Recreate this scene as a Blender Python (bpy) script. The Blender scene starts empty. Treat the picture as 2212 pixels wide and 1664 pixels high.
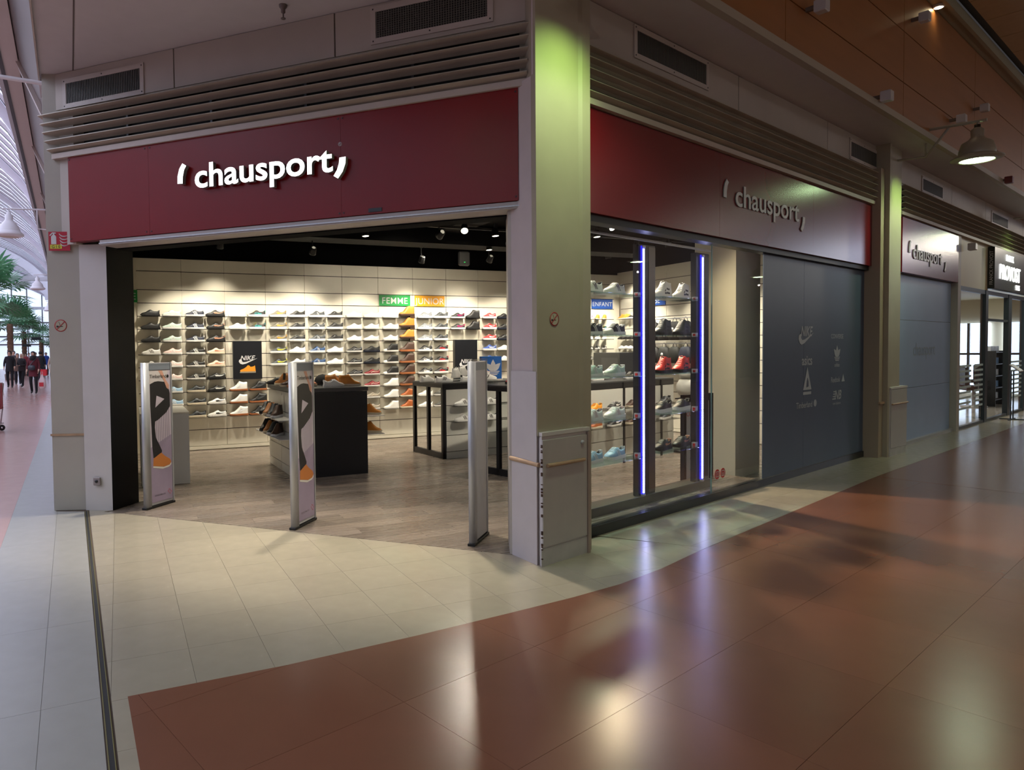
import bpy, bmesh, math, random
from mathutils import Vector, Matrix
rnd = random.Random(7)
R = math.radians
col = bpy.context.scene.collection
sc = bpy.context.scene

# ------------------------------------------------------------------ camera, world, big lights, exposure
FPX, CX, CY, PITCH, ROLL = 1498.48, 895.38, 806.89, -0.034, 0.0118
cam_d = bpy.data.cameras.new('camera'); cam = bpy.data.objects.new('camera', cam_d); col.objects.link(cam)
cam_d.sensor_width = 36; cam_d.lens = FPX / 2212 * 36
cam_d.shift_x = (1106 - CX) / 2212; cam_d.shift_y = (CY - 832) / 2212
cam_d.clip_start = 0.05; cam_d.clip_end = 400
cam.matrix_world = Matrix.Translation((0, 0, 1.6)) @ Matrix.Rotation(R(90) + PITCH, 4, 'X') @ Matrix.Rotation(-ROLL, 4, 'Z')
sc.camera = cam
sc.view_settings.view_transform = 'Standard'; sc.view_settings.look = 'None'
sc.cycles.sample_clamp_indirect = 4.0; sc.view_settings.exposure = 0.0; sc.view_settings.gamma = 1.0; sc.view_settings.use_curve_mapping = False
W = bpy.data.worlds.new('world'); sc.world = W; W.use_nodes = True
W.node_tree.nodes['Background'].inputs[0].default_value = (0.62, 0.58, 0.60, 1)
W.node_tree.nodes['Background'].inputs[1].default_value = 0.06

def lamp(kind, name, loc, energy, color=(1, 1, 1), target=None, size=0.1, angle=60, blend=0.6, sizey=None):
    d = bpy.data.lights.new(name, kind); d.energy = energy; d.color = color
    if kind == 'AREA':
        d.size = size
        if sizey: d.shape = 'RECTANGLE'; d.size_y = sizey
    elif kind == 'SPOT': d.shadow_soft_size = size; d.spot_size = R(angle); d.spot_blend = blend
    else: d.shadow_soft_size = size
    o = bpy.data.objects.new(name, d); col.objects.link(o); o.location = loc
    if target is not None:
        o.rotation_euler = (Vector(target) - Vector(loc)).to_track_quat('-Z', 'Y').to_euler()
    return o

# frames: A = left shopfront, B = right shopfront, WF = shop back wall, V = shop side wall, H = glazed hall
ANG = {'A': math.atan2(-.37658, .92638), 'B': math.atan2(.63569, .77195), 'W': math.atan2(.3795, .9252),
       'V': math.atan2(.3795, .9252) - math.pi / 2, 'H': math.atan2(.444, .896), 'N': 0.0}
def fw(f, s, n, z=0.0):
    a = ANG[f]; return Vector((s * math.cos(a) - n * math.sin(a), s * math.sin(a) + n * math.cos(a), z))
def toframe(f, p):
    a = ANG[f]; return (p[0] * math.cos(a) + p[1] * math.sin(a), -p[0] * math.sin(a) + p[1] * math.cos(a))

# daylight under the glazed hall vault
for y in (8, 22, 40):
    p = fw('H', -7.5, y, 8.6); lamp('AREA', 'hall_daylight', p, 620, (0.78, 0.80, 1.0), p - Vector((0, 0, 5)), 9, sizey=11)
# unseen fill points without fixtures, added to brighten the walkway side
for s in (-2.0, 16.0, 26.0): lamp('POINT', 'walkway_fill', fw('B', s, -6.5, 6.0), 60, (1.0, .90, .80), None, .25)
lamp('POINT', 'walkway_fill', fw('B', 31, 0.2, 5.2), 220, (1.0, .88, .72), None, .25)  # added point that washes the tan ceiling, no lamp hangs there

# ------------------------------------------------------------------ materials
def lin(c):
    return tuple(((v / 255) / 12.92 if v / 255 <= .04045 else ((v / 255 + .055) / 1.055) ** 2.4) for v in c)
MATS = {}
def mat(name, rgb, rough=.5, metal=0.0, spec=.5, noise=0.0, nscale=8.0, bump=0.0, emit=None, estr=0.0, coat=0.0, stretch=None, alpha=None, rnoise=0.0):
    if name in MATS: return MATS[name]
    m = bpy.data.materials.new(name); m.use_nodes = True; nt = m.node_tree; b = nt.nodes['Principled BSDF']
    c = lin(rgb); b.inputs['Base Color'].default_value = (*c, 1); b.inputs['Roughness'].default_value = rough
    b.inputs['Metallic'].default_value = metal; b.inputs['Specular IOR Level'].default_value = spec
    b.inputs['Coat Weight'].default_value = coat; b.inputs['Coat Roughness'].default_value = .08
    if emit: b.inputs['Emission Color'].default_value = (*lin(emit), 1); b.inputs['Emission Strength'].default_value = estr
    if noise or bump or rnoise:
        tc = nt.nodes.new('ShaderNodeTexCoord'); mp = nt.nodes.new('ShaderNodeMapping'); nz = nt.nodes.new('ShaderNodeTexNoise')
        nt.links.new(tc.outputs['Object'], mp.inputs[0]); nt.links.new(mp.outputs[0], nz.inputs['Vector'])
        if stretch: mp.inputs['Scale'].default_value = stretch
        nz.inputs['Scale'].default_value = nscale; nz.inputs['Detail'].default_value = 5
        if noise:
            rp = nt.nodes.new('ShaderNodeMapRange'); rp.inputs[3].default_value = 1 - noise; rp.inputs[4].default_value = 1 + noise
            rp.inputs[1].default_value = .3; rp.inputs[2].default_value = .7
            nt.links.new(nz.outputs['Fac'], rp.inputs[0])
            mx = nt.nodes.new('ShaderNodeVectorMath'); mx.operation = 'SCALE'; mx.inputs[0].default_value = c
            nt.links.new(rp.outputs[0], mx.inputs['Scale']); nt.links.new(mx.outputs[0], b.inputs['Base Color'])
        if rnoise:
            r2 = nt.nodes.new('ShaderNodeMapRange'); r2.inputs[3].default_value = max(0, rough - rnoise); r2.inputs[4].default_value = rough + rnoise
            nt.links.new(nz.outputs['Fac'], r2.inputs[0]); nt.links.new(r2.outputs[0], b.inputs['Roughness'])
        if bump:
            bp = nt.nodes.new('ShaderNodeBump'); bp.inputs['Strength'].default_value = bump; bp.inputs['Distance'].default_value = .01
            nt.links.new(nz.outputs['Fac'], bp.inputs['Height']); nt.links.new(bp.outputs[0], b.inputs['Normal'])
    MATS[name] = m; return m
def glassmat(name, tint=(1, 1, 1), refl=1.0, rough=0.0, ior=1.5):
    if name in MATS: return MATS[name]
    m = bpy.data.materials.new(name); m.use_nodes = True; nt = m.node_tree; nt.nodes.clear()
    out = nt.nodes.new('ShaderNodeOutputMaterial'); mix = nt.nodes.new('ShaderNodeMixShader'); fr = nt.nodes.new('ShaderNodeFresnel')
    ge = nt.nodes.new('ShaderNodeNewGeometry'); mr = nt.nodes.new('ShaderNodeMapRange')       # thin pane: same Fresnel from both faces
    mr.inputs[3].default_value = ior; mr.inputs[4].default_value = 1 / ior
    nt.links.new(ge.outputs['Backfacing'], mr.inputs[0]); nt.links.new(mr.outputs[0], fr.inputs['IOR'])
    t = nt.nodes.new('ShaderNodeBsdfTransparent'); t.inputs[0].default_value = (*tint, 1)
    g = nt.nodes.new('ShaderNodeBsdfGlossy'); g.inputs['Roughness'].default_value = rough; g.inputs[0].default_value = (refl, refl, refl, 1)
    nt.links.new(fr.outputs[0], mix.inputs[0]); nt.links.new(t.outputs[0], mix.inputs[1]); nt.links.new(g.outputs[0], mix.inputs[2])
    nt.links.new(mix.outputs[0], out.inputs[0]); MATS[name] = m; return m

M_red = mat('sign_red', (120, 6, 13), .27, spec=.28, coat=.0, noise=.04, nscale=3)
M_white = mat('painted_white', (196, 190, 188), .45, noise=.03, nscale=4)
M_cream = mat('cream_paint', (160, 150, 132), .5, noise=.05, nscale=3)
M_grey = mat('warm_grey_paint', (168, 160, 150), .5, noise=.05, nscale=2.5)
M_fascia = mat('fascia_paint', (176, 166, 158), .55, noise=.06, nscale=2)
M_louver = mat('louver_paint', (168, 158, 144), .45, noise=.1, nscale=3)
M_black = mat('matt_black', (12, 12, 14), .45)
M_gloss_black = mat('gloss_black', (9, 9, 10), .5, spec=.25, noise=.2, nscale=5)
M_dark = mat('dark_metal', (44, 43, 46), .35, metal=.4)
M_ceilblack = mat('ceiling_black', (6, 6, 8), .9, spec=.1)
M_alu = mat('brushed_aluminium', (184, 186, 192), .42, metal=.45, noise=.08, nscale=60, stretch=(1, 1, .05))
M_wallpanel = mat('wall_panel_ivory', (226, 220, 204), .38, noise=.02, nscale=5)
M_islandw = mat('island_white', (212, 210, 202), .35, noise=.02)
M_islandt = mat('slate_laminate', (64, 64, 66), .4, noise=.08, nscale=12)
M_navy = mat('dark_side_panel', (22, 24, 30), .35)
M_wood = [mat('floor_plank_%s' % k, c, .28, noise=.13, nscale=3.5, stretch=(.6, 9, 1), rnoise=.08) for k, c in
          (('ash', (122, 110, 100)), ('taupe', (110, 99, 90)), ('smoke', (130, 118, 108)), ('dusk', (116, 106, 98)))]
M_beige = [mat('beige_tile_%d' % k, c, .25, noise=.035, nscale=9, rnoise=.05) for k, c in enumerate(((156, 147, 130), (158, 149, 132), (154, 145, 128)))]
M_redt = [mat('terracotta_tile_%d' % k, c, .25, noise=.03, nscale=4, rnoise=.0) for k, c in enumerate(((120, 78, 60), (122, 79, 61), (118, 77, 59)))]
M_pink = mat('pink_hall_floor', (178, 138, 130), .22, noise=.04, nscale=6)
M_grout = mat('grout', (84, 70, 58), .8)
M_orange = mat('orange_wood_panel', (152, 98, 50), .45, noise=.06, nscale=3, stretch=(.3, 1, 3))
M_tan = mat('tan_ceiling_plank', (172, 138, 100), .5, noise=.05)
M_glass = glassmat('shopfront_glass', (.975, .985, .985), .85)
M_acryl = glassmat('clear_acrylic', (.96, .97, .97), .45, .05)
M_shelfglass = glassmat('glass_shelf', (.78, .93, .93), 1.0, .02, 1.7)
M_film = mat('slate_blue_film', (76, 90, 114), .42, noise=.04, nscale=2)
M_film2 = mat('pale_blue_film', (146, 166, 200), .4, noise=.04, nscale=2)
M_letter = mat('lit_letter', (255, 255, 255), .5, emit=(255, 255, 250), estr=2.6)
M_letterside = mat('letter_return', (120, 120, 124), .4)
M_vinyl = mat('vinyl_white', (205, 205, 208), .5)
M_vinylgrey = mat('vinyl_pale', (176, 182, 192), .5)
M_wrail = mat('worn_wood_rail', (170, 140, 112), .5, noise=.12, nscale=14)
M_lens = mat('spot_lens', (255, 255, 255), .3, emit=(255, 244, 214), estr=9)
M_lens2 = mat('spot_lens_bright', (255, 255, 255), .3, emit=(255, 244, 214), estr=55)
M_led = mat('led_strip', (255, 255, 255), .3, emit=(170, 176, 255), estr=9)
M_lampg = mat('lamp_glow_green', (255, 255, 255), .3, emit=(214, 255, 190), estr=30)
M_lampoff = mat('lamp_underside', (220, 214, 206), .4)
M_skyl = mat('skylight_panel', (235, 240, 250), .5, emit=(214, 230, 255), estr=2.7)
M_vaultw = mat('vault_white', (226, 220, 230), .5)

# ------------------------------------------------------------------ mesh helpers
class MB:
    def __init__(s): s.v = []; s.f = []; s.m = []; s.sm = []
    def add(s, vs, fs, mi=0, smooth=False, T=None):
        o = len(s.v)
        for v in vs:
            v = Vector(v); s.v.append(T @ v if T is not None else v)
        for f in fs: s.f.append([i + o for i in f]); s.m.append(mi); s.sm.append(smooth)
        return s
    def box(s, x0, x1, y0, y1, z0, z1, mi=0, T=None, bev=0):
        if bev:
            b = bev; vs = []
            for z, i in ((z0, b), (z0 + b, 0), (z1 - b, 0), (z1, b)):
                vs += [(x0 + i, y0 + i, z), (x1 - i, y0 + i, z), (x1 - i, y1 - i, z), (x0 + i, y1 - i, z)]
            fs = [(3, 2, 1, 0), (12, 13, 14, 15)]
            for k in range(3):
                for j in range(4):
                    a = k * 4 + j; c = k * 4 + (j + 1) % 4; fs.append((a, c, c + 4, a + 4))
            return s.add(vs, fs, mi, False, T)
        return s.add([(x0, y0, z0), (x1, y0, z0), (x1, y1, z0), (x0, y1, z0), (x0, y0, z1), (x1, y0, z1), (x1, y1, z1), (x0, y1, z1)],
                     [(3, 2, 1, 0), (4, 5, 6, 7), (0, 1, 5, 4), (1, 2, 6, 5), (2, 3, 7, 6), (3, 0, 4, 7)], mi, False, T)
    def prism(s, poly, z0, z1, mi=0, T=None):
        n = len(poly)
        return s.add([(x, y, z0) for x, y in poly] + [(x, y, z1) for x, y in poly],
                     [tuple(reversed(range(n))), tuple(range(n, 2 * n))] + [(i, (i + 1) % n, n + (i + 1) % n, n + i) for i in range(n)], mi, False, T)
    def tube(s, pts, r, seg=8, mi=0, caps=True, T=None, smooth=True):
        pts = [Vector(p) for p in pts]; rs = r if isinstance(r, (list, tuple)) else [r] * len(pts)
        vs = []; fs = []; prev = None
        for i, p in enumerate(pts):
            d = (pts[min(i + 1, len(pts) - 1)] - pts[max(i - 1, 0)]).normalized()
            if prev is None:
                a = Vector((0, 0, 1)) if abs(d.z) < .9 else Vector((1, 0, 0)); u = d.cross(a).normalized()
            else: u = (prev - d * prev.dot(d)).normalized()
            w = d.cross(u); prev = u
            for k in range(seg):
                t = 2 * math.pi * k / seg; vs.append(p + (u * math.cos(t) + w * math.sin(t)) * rs[i])
        for i in range(len(pts) - 1):
            for k in range(seg):
                a = i * seg + k; b = i * seg + (k + 1) % seg; fs.append((a, b, b + seg, a + seg))
        s.add(vs, fs, mi, smooth, T)
        if caps: s.add(vs[:seg], [tuple(reversed(range(seg)))], mi, False, T); s.add(vs[-seg:], [tuple(range(seg))], mi, False, T)
        return s
    def lathe(s, prof, seg=20, mi=0, T=None, cx=0, cy=0, smooth=True):
        vs = []; fs = []
        for r, z in prof:
            for k in range(seg):
                t = 2 * math.pi * k / seg; vs.append((cx + r * math.cos(t), cy + r * math.sin(t), z))
        for i in range(len(prof) - 1):
            for k in range(seg):
                a = i * seg + k; b = i * seg + (k + 1) % seg; fs.append((a, b, b + seg, a + seg))
        return s.add(vs, fs, mi, smooth, T)
    def mesh(s, name, mats):
        me = bpy.data.meshes.new(name); me.from_pydata([tuple(v) for v in s.v], [], s.f)
        for m in (mats if isinstance(mats, (list, tuple)) else [mats]): me.materials.append(m)
        me.polygons.foreach_set('material_index', s.m); me.polygons.foreach_set('use_smooth', s.sm); me.update()
        return me
    def build(s, name, mats, parent=None, loc=None, rz=None):
        o = bpy.data.objects.new(name, s.mesh(name, mats)); col.objects.link(o)
        if parent is not None: o.parent = parent
        if loc is not None: o.location = loc
        if rz is not None: o.rotation_euler.z = rz
        return o
def tag(o, label=None, cat=None, group=None, kind=None):
    for k, v in (('label', label), ('category', cat), ('group', group), ('kind', kind)):
        if v: o[k] = v
    return o
def thing(name, label, cat, f='N', s=0, n=0, z=0, rz=0, group=None, kind=None):
    o = bpy.data.objects.new(name, None); col.objects.link(o); o.empty_display_size = .1
    o.location = fw(f, s, n, z); o.rotation_euler.z = ANG[f] + rz
    return tag(o, label, cat, group, kind)
def inst(name, me, parent=None, loc=(0, 0, 0), rz=0):
    o = bpy.data.objects.new(name, me); col.objects.link(o); o.parent = parent; o.location = loc; o.rotation_euler.z = rz; return o
def struct(name, mb, mats, f='N', label=None):
    o = mb.build(name, mats); o.rotation_euler.z = ANG[f]; o['kind'] = 'structure'
    if label: o['label'] = label
    return o
TXT = {}
def textmesh(body, size=1.0, ext=.0, off=0.0, shear=0.0, sx=1.0, space=1.0):
    """built-in font text as (verts, faces) with x right, y up, z towards the reader; centred on x, baseline 0"""
    key = (body, ext, off, shear, space)
    if key not in TXT:
        cu = bpy.data.curves.new('lettering', 'FONT'); cu.body = body; cu.size = 1; cu.extrude = ext; cu.offset = off; cu.shear = shear
        cu.align_x = 'CENTER'; cu.resolution_u = 4; cu.space_character = space
        o = bpy.data.objects.new('lettering', cu); col.objects.link(o); bpy.context.view_layer.update()
        me = o.evaluated_get(bpy.context.evaluated_depsgraph_get()).to_mesh()
        TXT[key] = ([v.co.copy() for v in me.vertices], [tuple(p.vertices) for p in me.polygons])
        bpy.data.objects.remove(o); bpy.data.curves.remove(cu)
    vs, fs = TXT[key]
    return [Vector((v.x * size * sx, v.y * size, v.z * size)) for v in vs], fs
UP = Matrix(((1, 0, 0, 0), (0, 0, -1, 0), (0, 1, 0, 0), (0, 0, 0, 1)))      # drawing plane -> standing plane that faces -n
def place2d(x, y, z, s=1.0, sx=None):
    return Matrix.Translation((x, y, z)) @ UP @ Matrix.Diagonal((sx or s, s, s, 1))
def shape2d(mb, poly, T, mi=0, th=.002):
    mb.prism(poly, 0, th, mi, T); return mb
def ngon(r, n=20, cx=0, cy=0, a0=0, a1=2 * math.pi):
    return [(cx + r * math.cos(a0 + (a1 - a0) * k / n), cy + r * math.sin(a0 + (a1 - a0) * k / n)) for k in range(n)]
SWOOSH = [(-.5, -.02), (-.42, -.13), (-.3, -.17), (-.12, -.13), (.5, .16), (-.1, -.03), (-.26, -.05), (-.33, 0), (-.34, .08), (-.38, .12), (-.47, .08)]
def bez(p0, p1, p2, n=8):
    return [((1 - t) ** 2 * p0[0] + 2 * t * (1 - t) * p1[0] + t * t * p2[0], (1 - t) ** 2 * p0[1] + 2 * t * (1 - t) * p1[1] + t * t * p2[1]) for t in [k / n for k in range(n + 1)]]
def trefoil(mb, T, mi=0, hole=1):
    def leaf(a, l, w):
        pts = []
        for k in range(13):
            t = k / 12; r = math.sin(math.pi * t ** .8) * w; pts.append((t * l, r))
        for k in range(11, 0, -1):
            t = k / 12; r = math.sin(math.pi * t ** .8) * w; pts.append((t * l, -r))
        c, s_ = math.cos(a), math.sin(a); return [(c * x - s_ * y, s_ * x + c * y) for x, y in pts]
    for a, l, w in ((R(90), .62, .16), (R(42), .62, .15), (R(138), .62, .15)): shape2d(mb, leaf(a, l, w), T, mi)
    for k, w in enumerate((.40, .34, .26)):
        y = -.02 - k * .085; shape2d(mb, [(-w, y - .05), (w, y - .05), (w, y), (-w, y)], T, mi, .0026)
    return mb
def clip(poly, a, b, c):     # keep a*x+b*y<=c
    out = []
    for i in range(len(poly)):
        p, q = poly[i], poly[(i + 1) % len(poly)]; dp = a * p[0] + b * p[1] - c; dq = a * q[0] + b * q[1] - c
        if dp <= 0: out.append(p)
        if (dp < 0) != (dq < 0) and dp != dq:
            t = dp / (dp - dq); out.append((p[0] + t * (q[0] - p[0]), p[1] + t * (q[1] - p[1])))
    return out
def area(p): return .5 * abs(sum(p[i][0] * p[(i + 1) % len(p)][1] - p[(i + 1) % len(p)][0] * p[i][1] for i in range(len(p))))
def ccw(p):
    a = sum(p[i][0] * p[(i + 1) % len(p)][1] - p[(i + 1) % len(p)][0] * p[i][1] for i in range(len(p)))
    return p if a > 0 else p[::-1]
def tile_field(parent, f, poly, ds, dn, s0, n0, mats, name='tile', gap=.0008, stagger=0.0, z0=-.0036, z1=0.0, within=None, jit=0.0):
    """individual tiles on a grid of frame f, clipped to the world polygon poly"""
    q = [toframe(f, p) for p in poly]; cache = {}; cnt = 0
    i0 = math.floor((min(p[0] for p in q) - s0) / ds) - 1; i1 = math.ceil((max(p[0] for p in q) - s0) / ds) + 1
    j0 = math.floor((min(p[1] for p in q) - n0) / dn); j1 = math.ceil((max(p[1] for p in q) - n0) / dn)
    for j in range(j0, j1):
        off = (j % 3) * stagger * ds
        for i in range(i0, i1):
            x0 = s0 + i * ds + off; y0 = n0 + j * dn; c = q
            for a, b, d in ((-1, 0, -x0 - gap), (1, 0, x0 + ds - gap), (0, -1, -y0 - gap), (0, 1, y0 + dn - gap)):
                c = clip(c, a, b, d)
                if len(c) < 3: break
            if len(c) < 3 or area(c) < .0008: continue
            cx, cy = x0 + ds / 2, y0 + dn / 2
            if within and not within(fw(f, cx, cy)): continue
            c = ccw(c); k = rnd.randrange(len(mats))
            full = abs(area(c) - (ds - 2 * gap) * (dn - 2 * gap)) < 1e-5
            key = ('full', k)
            if full and key in cache: me = cache[key]
            else:
                me = MB().prism([(x - cx, y - cy) for x, y in c], z0, z1).mesh(name, mats[k])
                if full: cache[key] = me
            o = inst(name, me, parent, fw(f, cx, cy, rnd.uniform(-jit, jit)), ANG[f]); cnt += 1
    return cnt

# ------------------------------------------------------------------ structure: floor
floor = struct('floor', MB().box(-90, 60, -30, 130, -.10, -.004), M_grout)
redline = [(-1.355, 3.182), (-.668, 3.487), (.0, 3.835), (.556, 4.146), (1.0, 4.40), (1.375, 4.64), (1.77, 4.96), (2.153, 5.325), (5.408, 8.203)]
far_b = fw('B', 42, 2.93); near_far = fw('B', 42, -9)
P_red = redline + [tuple(far_b[:2]), tuple(near_far[:2]), tuple(fw('B', -12, -9)[:2]), tuple(fw('H', .2, -9)[:2])]
P_rednear = ccw(redline + [tuple(fw('B', 9.6, 2.9)[:2]), tuple(fw('B', 9.6, -1.2)[:2]), tuple(fw('H', .2, -1.2)[:2])])
vis = lambda p: p[1] > 1.9
M_all = M_beige + M_redt
# near red tiles, laid along the right shopfront (one object per tile)
tile_field(floor, 'B', clip(P_rednear, -1, 0, 99), .90, .68, .12, .395, M_redt)
rest = MB()
q = [toframe('B', p) for p in P_red]
def region(poly_world, z=0.0, mi=0, mb=None):
    poly = ccw([tuple(p) for p in poly_world]); mb.prism(poly, -.004, z, mi)
farred = MB()
region([fw('B', 9.61, 2.9)[:2], fw('B', 42, 2.93)[:2], fw('B', 42, -9)[:2], fw('B', 9.61, -9)[:2]], 0, 0, farred)
region([fw('H', .2, -1.2)[:2], fw('B', 9.6, -1.2)[:2], fw('B', 9.6, -9)[:2], fw('H', .2, -9)[:2]], -.0005, 0, farred)
o = farred.build('floor_field', M_redt[0], floor); o['label'] = 'terracotta floor receding down the walkway'
# beige tiles in front of the left shopfront
A0 = fw('A', -6.1, 5.26); 
P_corner = [tuple(fw('H', .125, -.5)[:2]), tuple(fw('H', .2, -.5)[:2])] + redline[:8] + [(2.30, 5.46), tuple(fw('B', 4.9, 3.5)[:2]), (.92, 5.5), (.75, 5.33), tuple(fw('A', -5.55, 5.265)[:2]), (-3.09, 7.03), (-3.35, 7.06)]
ANG['T'] = R(23.1); t0 = toframe('T', (-1.242, 4.676))
tile_field(floor, 'T', P_corner, .381, .45, t0[0], t0[1], M_beige)
P_bstrip = [(2.30, 5.46), (5.408, 8.203), tuple(fw('B', 13.0, 2.9)[:2]), tuple(fw('B', 13.0, 3.56)[:2]), tuple(fw('B', 4.9, 3.56)[:2])]
tile_field(floor, 'B', P_bstrip, .9, .34, .12, 2.86, M_beige)
P_hall = [tuple(fw('H', -.56, 1.5)[:2]), tuple(fw('H', .085, 1.5)[:2]), tuple(fw('H', .085, 7.75)[:2]), tuple(fw('H', -.17, 7.9)[:2]), tuple(fw('H', -.17, 13)[:2]), tuple(fw('H', -.56, 13)[:2])]
tile_field(floor, 'H', P_hall, .40, 1.05, -.56, .35, [mat('pale_hall_tile', (156, 154, 150), .25, noise=.03, nscale=8)])
hf = MB(); region([fw('H', -.56, 13)[:2], fw('H', .3, 13)[:2], fw('H', .3, 120)[:2], fw('H', -.56, 120)[:2]], 0, 0, hf)
region([fw('H', -.56, -8)[:2], fw('H', .2, -8)[:2], fw('H', .2, 1.5)[:2], fw('H', -.56, 1.5)[:2]], 0, 0, hf)
region([fw('H', -16, 13)[:2], fw('H', -7.5, 13)[:2], fw('H', -7.5, 120)[:2], fw('H', -16, 120)[:2]], 0, 0, hf)
hf.build('floor_field', mat('pale_hall_tile', (172, 170, 162)), floor)['label'] = 'pale tile band along the glazed hall'
hp = MB(); region([fw('H', -7.5, -8)[:2], fw('H', -.56, -8)[:2], fw('H', -.56, 120)[:2], fw('H', -7.5, 120)[:2]], 0, 0, hp)
for k in range(60):       # transverse tile joints of the pink band
    pass
hp.build('floor_field', M_pink, floor)['label'] = 'pinkish hall floor band'
bf = MB(); region([fw('B', 13.0, 2.9)[:2], fw('B', 42, 2.93)[:2], fw('B', 42, 3.56)[:2], fw('B', 13.0, 3.56)[:2]], 0, 0, bf)
bf.build('floor_field', M_beige[0], floor)['label'] = 'beige floor band beyond the second pillar'
# expansion joint
ej = thing('expansion_joint', 'black and brass expansion joint strip crossing the beige floor', 'floor strip', 'H', .105, 1.4)
MB().box(-.010, .010, 0, 6.35, -.004, .0015).build('rubber_seal', mat('joint_rubber', (22, 22, 22), .6), ej)
for x in (-.014, .010): MB().box(x, x + .004, 0, 6.35, -.004, .0035).build('brass_edge', mat('brass_edge', (150, 145, 96), .35, metal=.8), ej)

# shop floor: wooden planks
shopfloor = struct('floor_2', MB().prism(ccw([tuple(p[:2]) for p in (fw('A', -5.5, 5.27), fw('A', -.9, 5.22), fw('B', 4.7, 3.76), fw('B', 11.6, 3.76), fw('W', 12, 8), fw('W', 9.5, 11.9), fw('W', -.1, 11.9), fw('W', 0, 7.9))]), -.05, -.003), M_wood[1])
P_shop = [tuple(p[:2]) for p in (fw('A', -5.28, 5.27), fw('A', -.93, 5.22), (1.0, 5.7), fw('B', 4.7, 3.92), fw('B', 8.1, 3.92), fw('W', 8.2, 9.5), fw('W', 8.2, 11.75), fw('W', .05, 11.75), fw('W', .05, 7.95))]
npl = tile_field(shopfloor, 'W', P_shop, 1.28, .19, .1, 5.0, M_wood, name='plank', gap=.0008, stagger=.37, z0=-.003, z1=.0)

# ------------------------------------------------------------------ shop shell
WT = 3.10
wall = MB().box(-.2, 9.6, 11.80, 11.95, 0, WT).box(-.2, 9.6, 11.85, 11.95, WT, 3.7, 1); struct('wall_back', wall, [M_wallpanel, M_ceilblack], 'W')
struct('wall_side', MB().box(-11.9, -6.75, 9.47, 9.6, 0, 3.15).box(-11.9, -6.75, 9.5, 9.6, 3.15, 3.7, 1), [M_wallpanel, M_ceilblack], 'V')
struct('wall_left', MB().box(-.10, .05, 8.0, 11.9, 0, WT).box(-.10, .04, 7.9, 11.9, WT, 3.7, 1), [M_wallpanel, M_ceilblack], 'W')
cp = ccw([tuple(p[:2]) for p in (fw('A', -6.0, 5.42), fw('A', -1.1, 5.42), fw('B', 4.9, 3.66), fw('B', 12.3, 3.66), fw('W', 12.6, 8), fw('W', 9.6, 11.9), fw('W', -.2, 11.9), fw('W', -.2, 7.9))])
struct('ceiling', MB().prism(cp, 3.62, 3.70), M_ceilblack)
# dark duct and roof steel under the black ceiling
dz = thing('ceiling_duct', 'black duct crossing the dark shop ceiling', 'duct', 'W', 0, 0)
MB().box(1.2, 9.0, 10.2, 10.7, 3.3, 3.6).build('duct_body', mat('duct_black', (9, 9, 11), .7, spec=.15), dz)
MB().box(4.6, 5.0, 7.2, 10.2, 3.48, 3.6).build('duct_branch', mat('duct_black', (9, 9, 11), .7, spec=.15), dz)

# ------------------------------------------------------------------ mall soffit, orange bulkhead, high ceiling
SOF = 4.405
def xsect(f1, n1, f2, s2):      # point with n==n1 in f1 and s==s2 in f2
    a1, a2 = ANG[f1], ANG[f2]
    A = Matrix(((-math.sin(a1), math.cos(a1)), (math.cos(a2), math.sin(a2)))); p = A.inverted() @ Vector((n1, s2)); return (p.x, p.y)
pk = xsect('B', 2.96, 'H', -.22)
sof = ccw([pk, tuple(fw('B', 44, 2.96)[:2]), tuple(fw('B', 44, 3.9)[:2]), tuple(fw('B', 4.6, 3.9)[:2]), (1.1, 6.0), tuple(fw('A', -5.6, 5.6)[:2]), xsect('A', 5.6, 'H', -.22)])
struct('ceiling_2', MB().prism(sof, SOF, SOF + .05), mat('soffit_paint', (190, 186, 190), .55, noise=.02))
tr = MB(); tr.box(-.22, -.205, -6, 8.2, SOF - .03, SOF)
tr.box(.09, .102, -6, 7.9, SOF - .004, SOF + .01, 1)
struct('trim_1', tr, [M_fascia, mat('seam_dark', (90, 82, 78), .6)], 'H')
sk = toframe('B', pk)[0]
struct('trim_2', MB().box(sk, 44, 2.89, 2.96, SOF - .01, SOF + .07), mat('bulkhead_trim', (166, 156, 140), .5), 'B')
bulk = thing('wall_bulkhead', None, None, 'B', 0, 0); bulk['kind'] = 'structure'
MB().box(sk, 44, 2.985, 3.05, SOF + .05, 6.30).build('bulkhead_backing', M_dark, bulk)
rows = (SOF + .07, 4.97, 5.62, 6.30)
for r in range(3):
    s = sk
    while s < 42:
        e = 3.62 + 3.52 * math.floor((s - 3.62 + 1e-6) / 3.52 + 1) if r != 1 else 3.62 + 3.52 * math.floor((s - 3.62 + 1e-6) / 3.52 + 1)
        MB().box(s + .006, e - .006, 2.96, 2.985, rows[r] + .006, rows[r + 1] - .006).build('panel', M_orange, bulk); s = e
struct('ceiling_beam', MB().box(sk, 44, 2.78, 3.05, 6.30, 6.42).box(sk, 44, 2.78, 2.83, 6.27, 6.30), mat('beam_sage', (150, 142, 118), .5), 'B')
hc = thing('ceiling_3', None, None, 'B', 0, 0); hc['kind'] = 'structure'
MB().box(-6, 44, -9.2, 2.78, 6.46, 6.55).build('ceiling_backing', M_black, hc)
me = MB().box(0, .885, -9, 2.66, 6.40, 6.44).mesh('plank', M_tan)
for k in range(48): inst('plank', me, hc, (-2 + k * .9, 0, 0))
struct('wall_opposite', MB().box(-14, 44, -9.3, -9.1, 0, 6.5), mat('opposite_wall', (120, 104, 92), .6), 'B')
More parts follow.
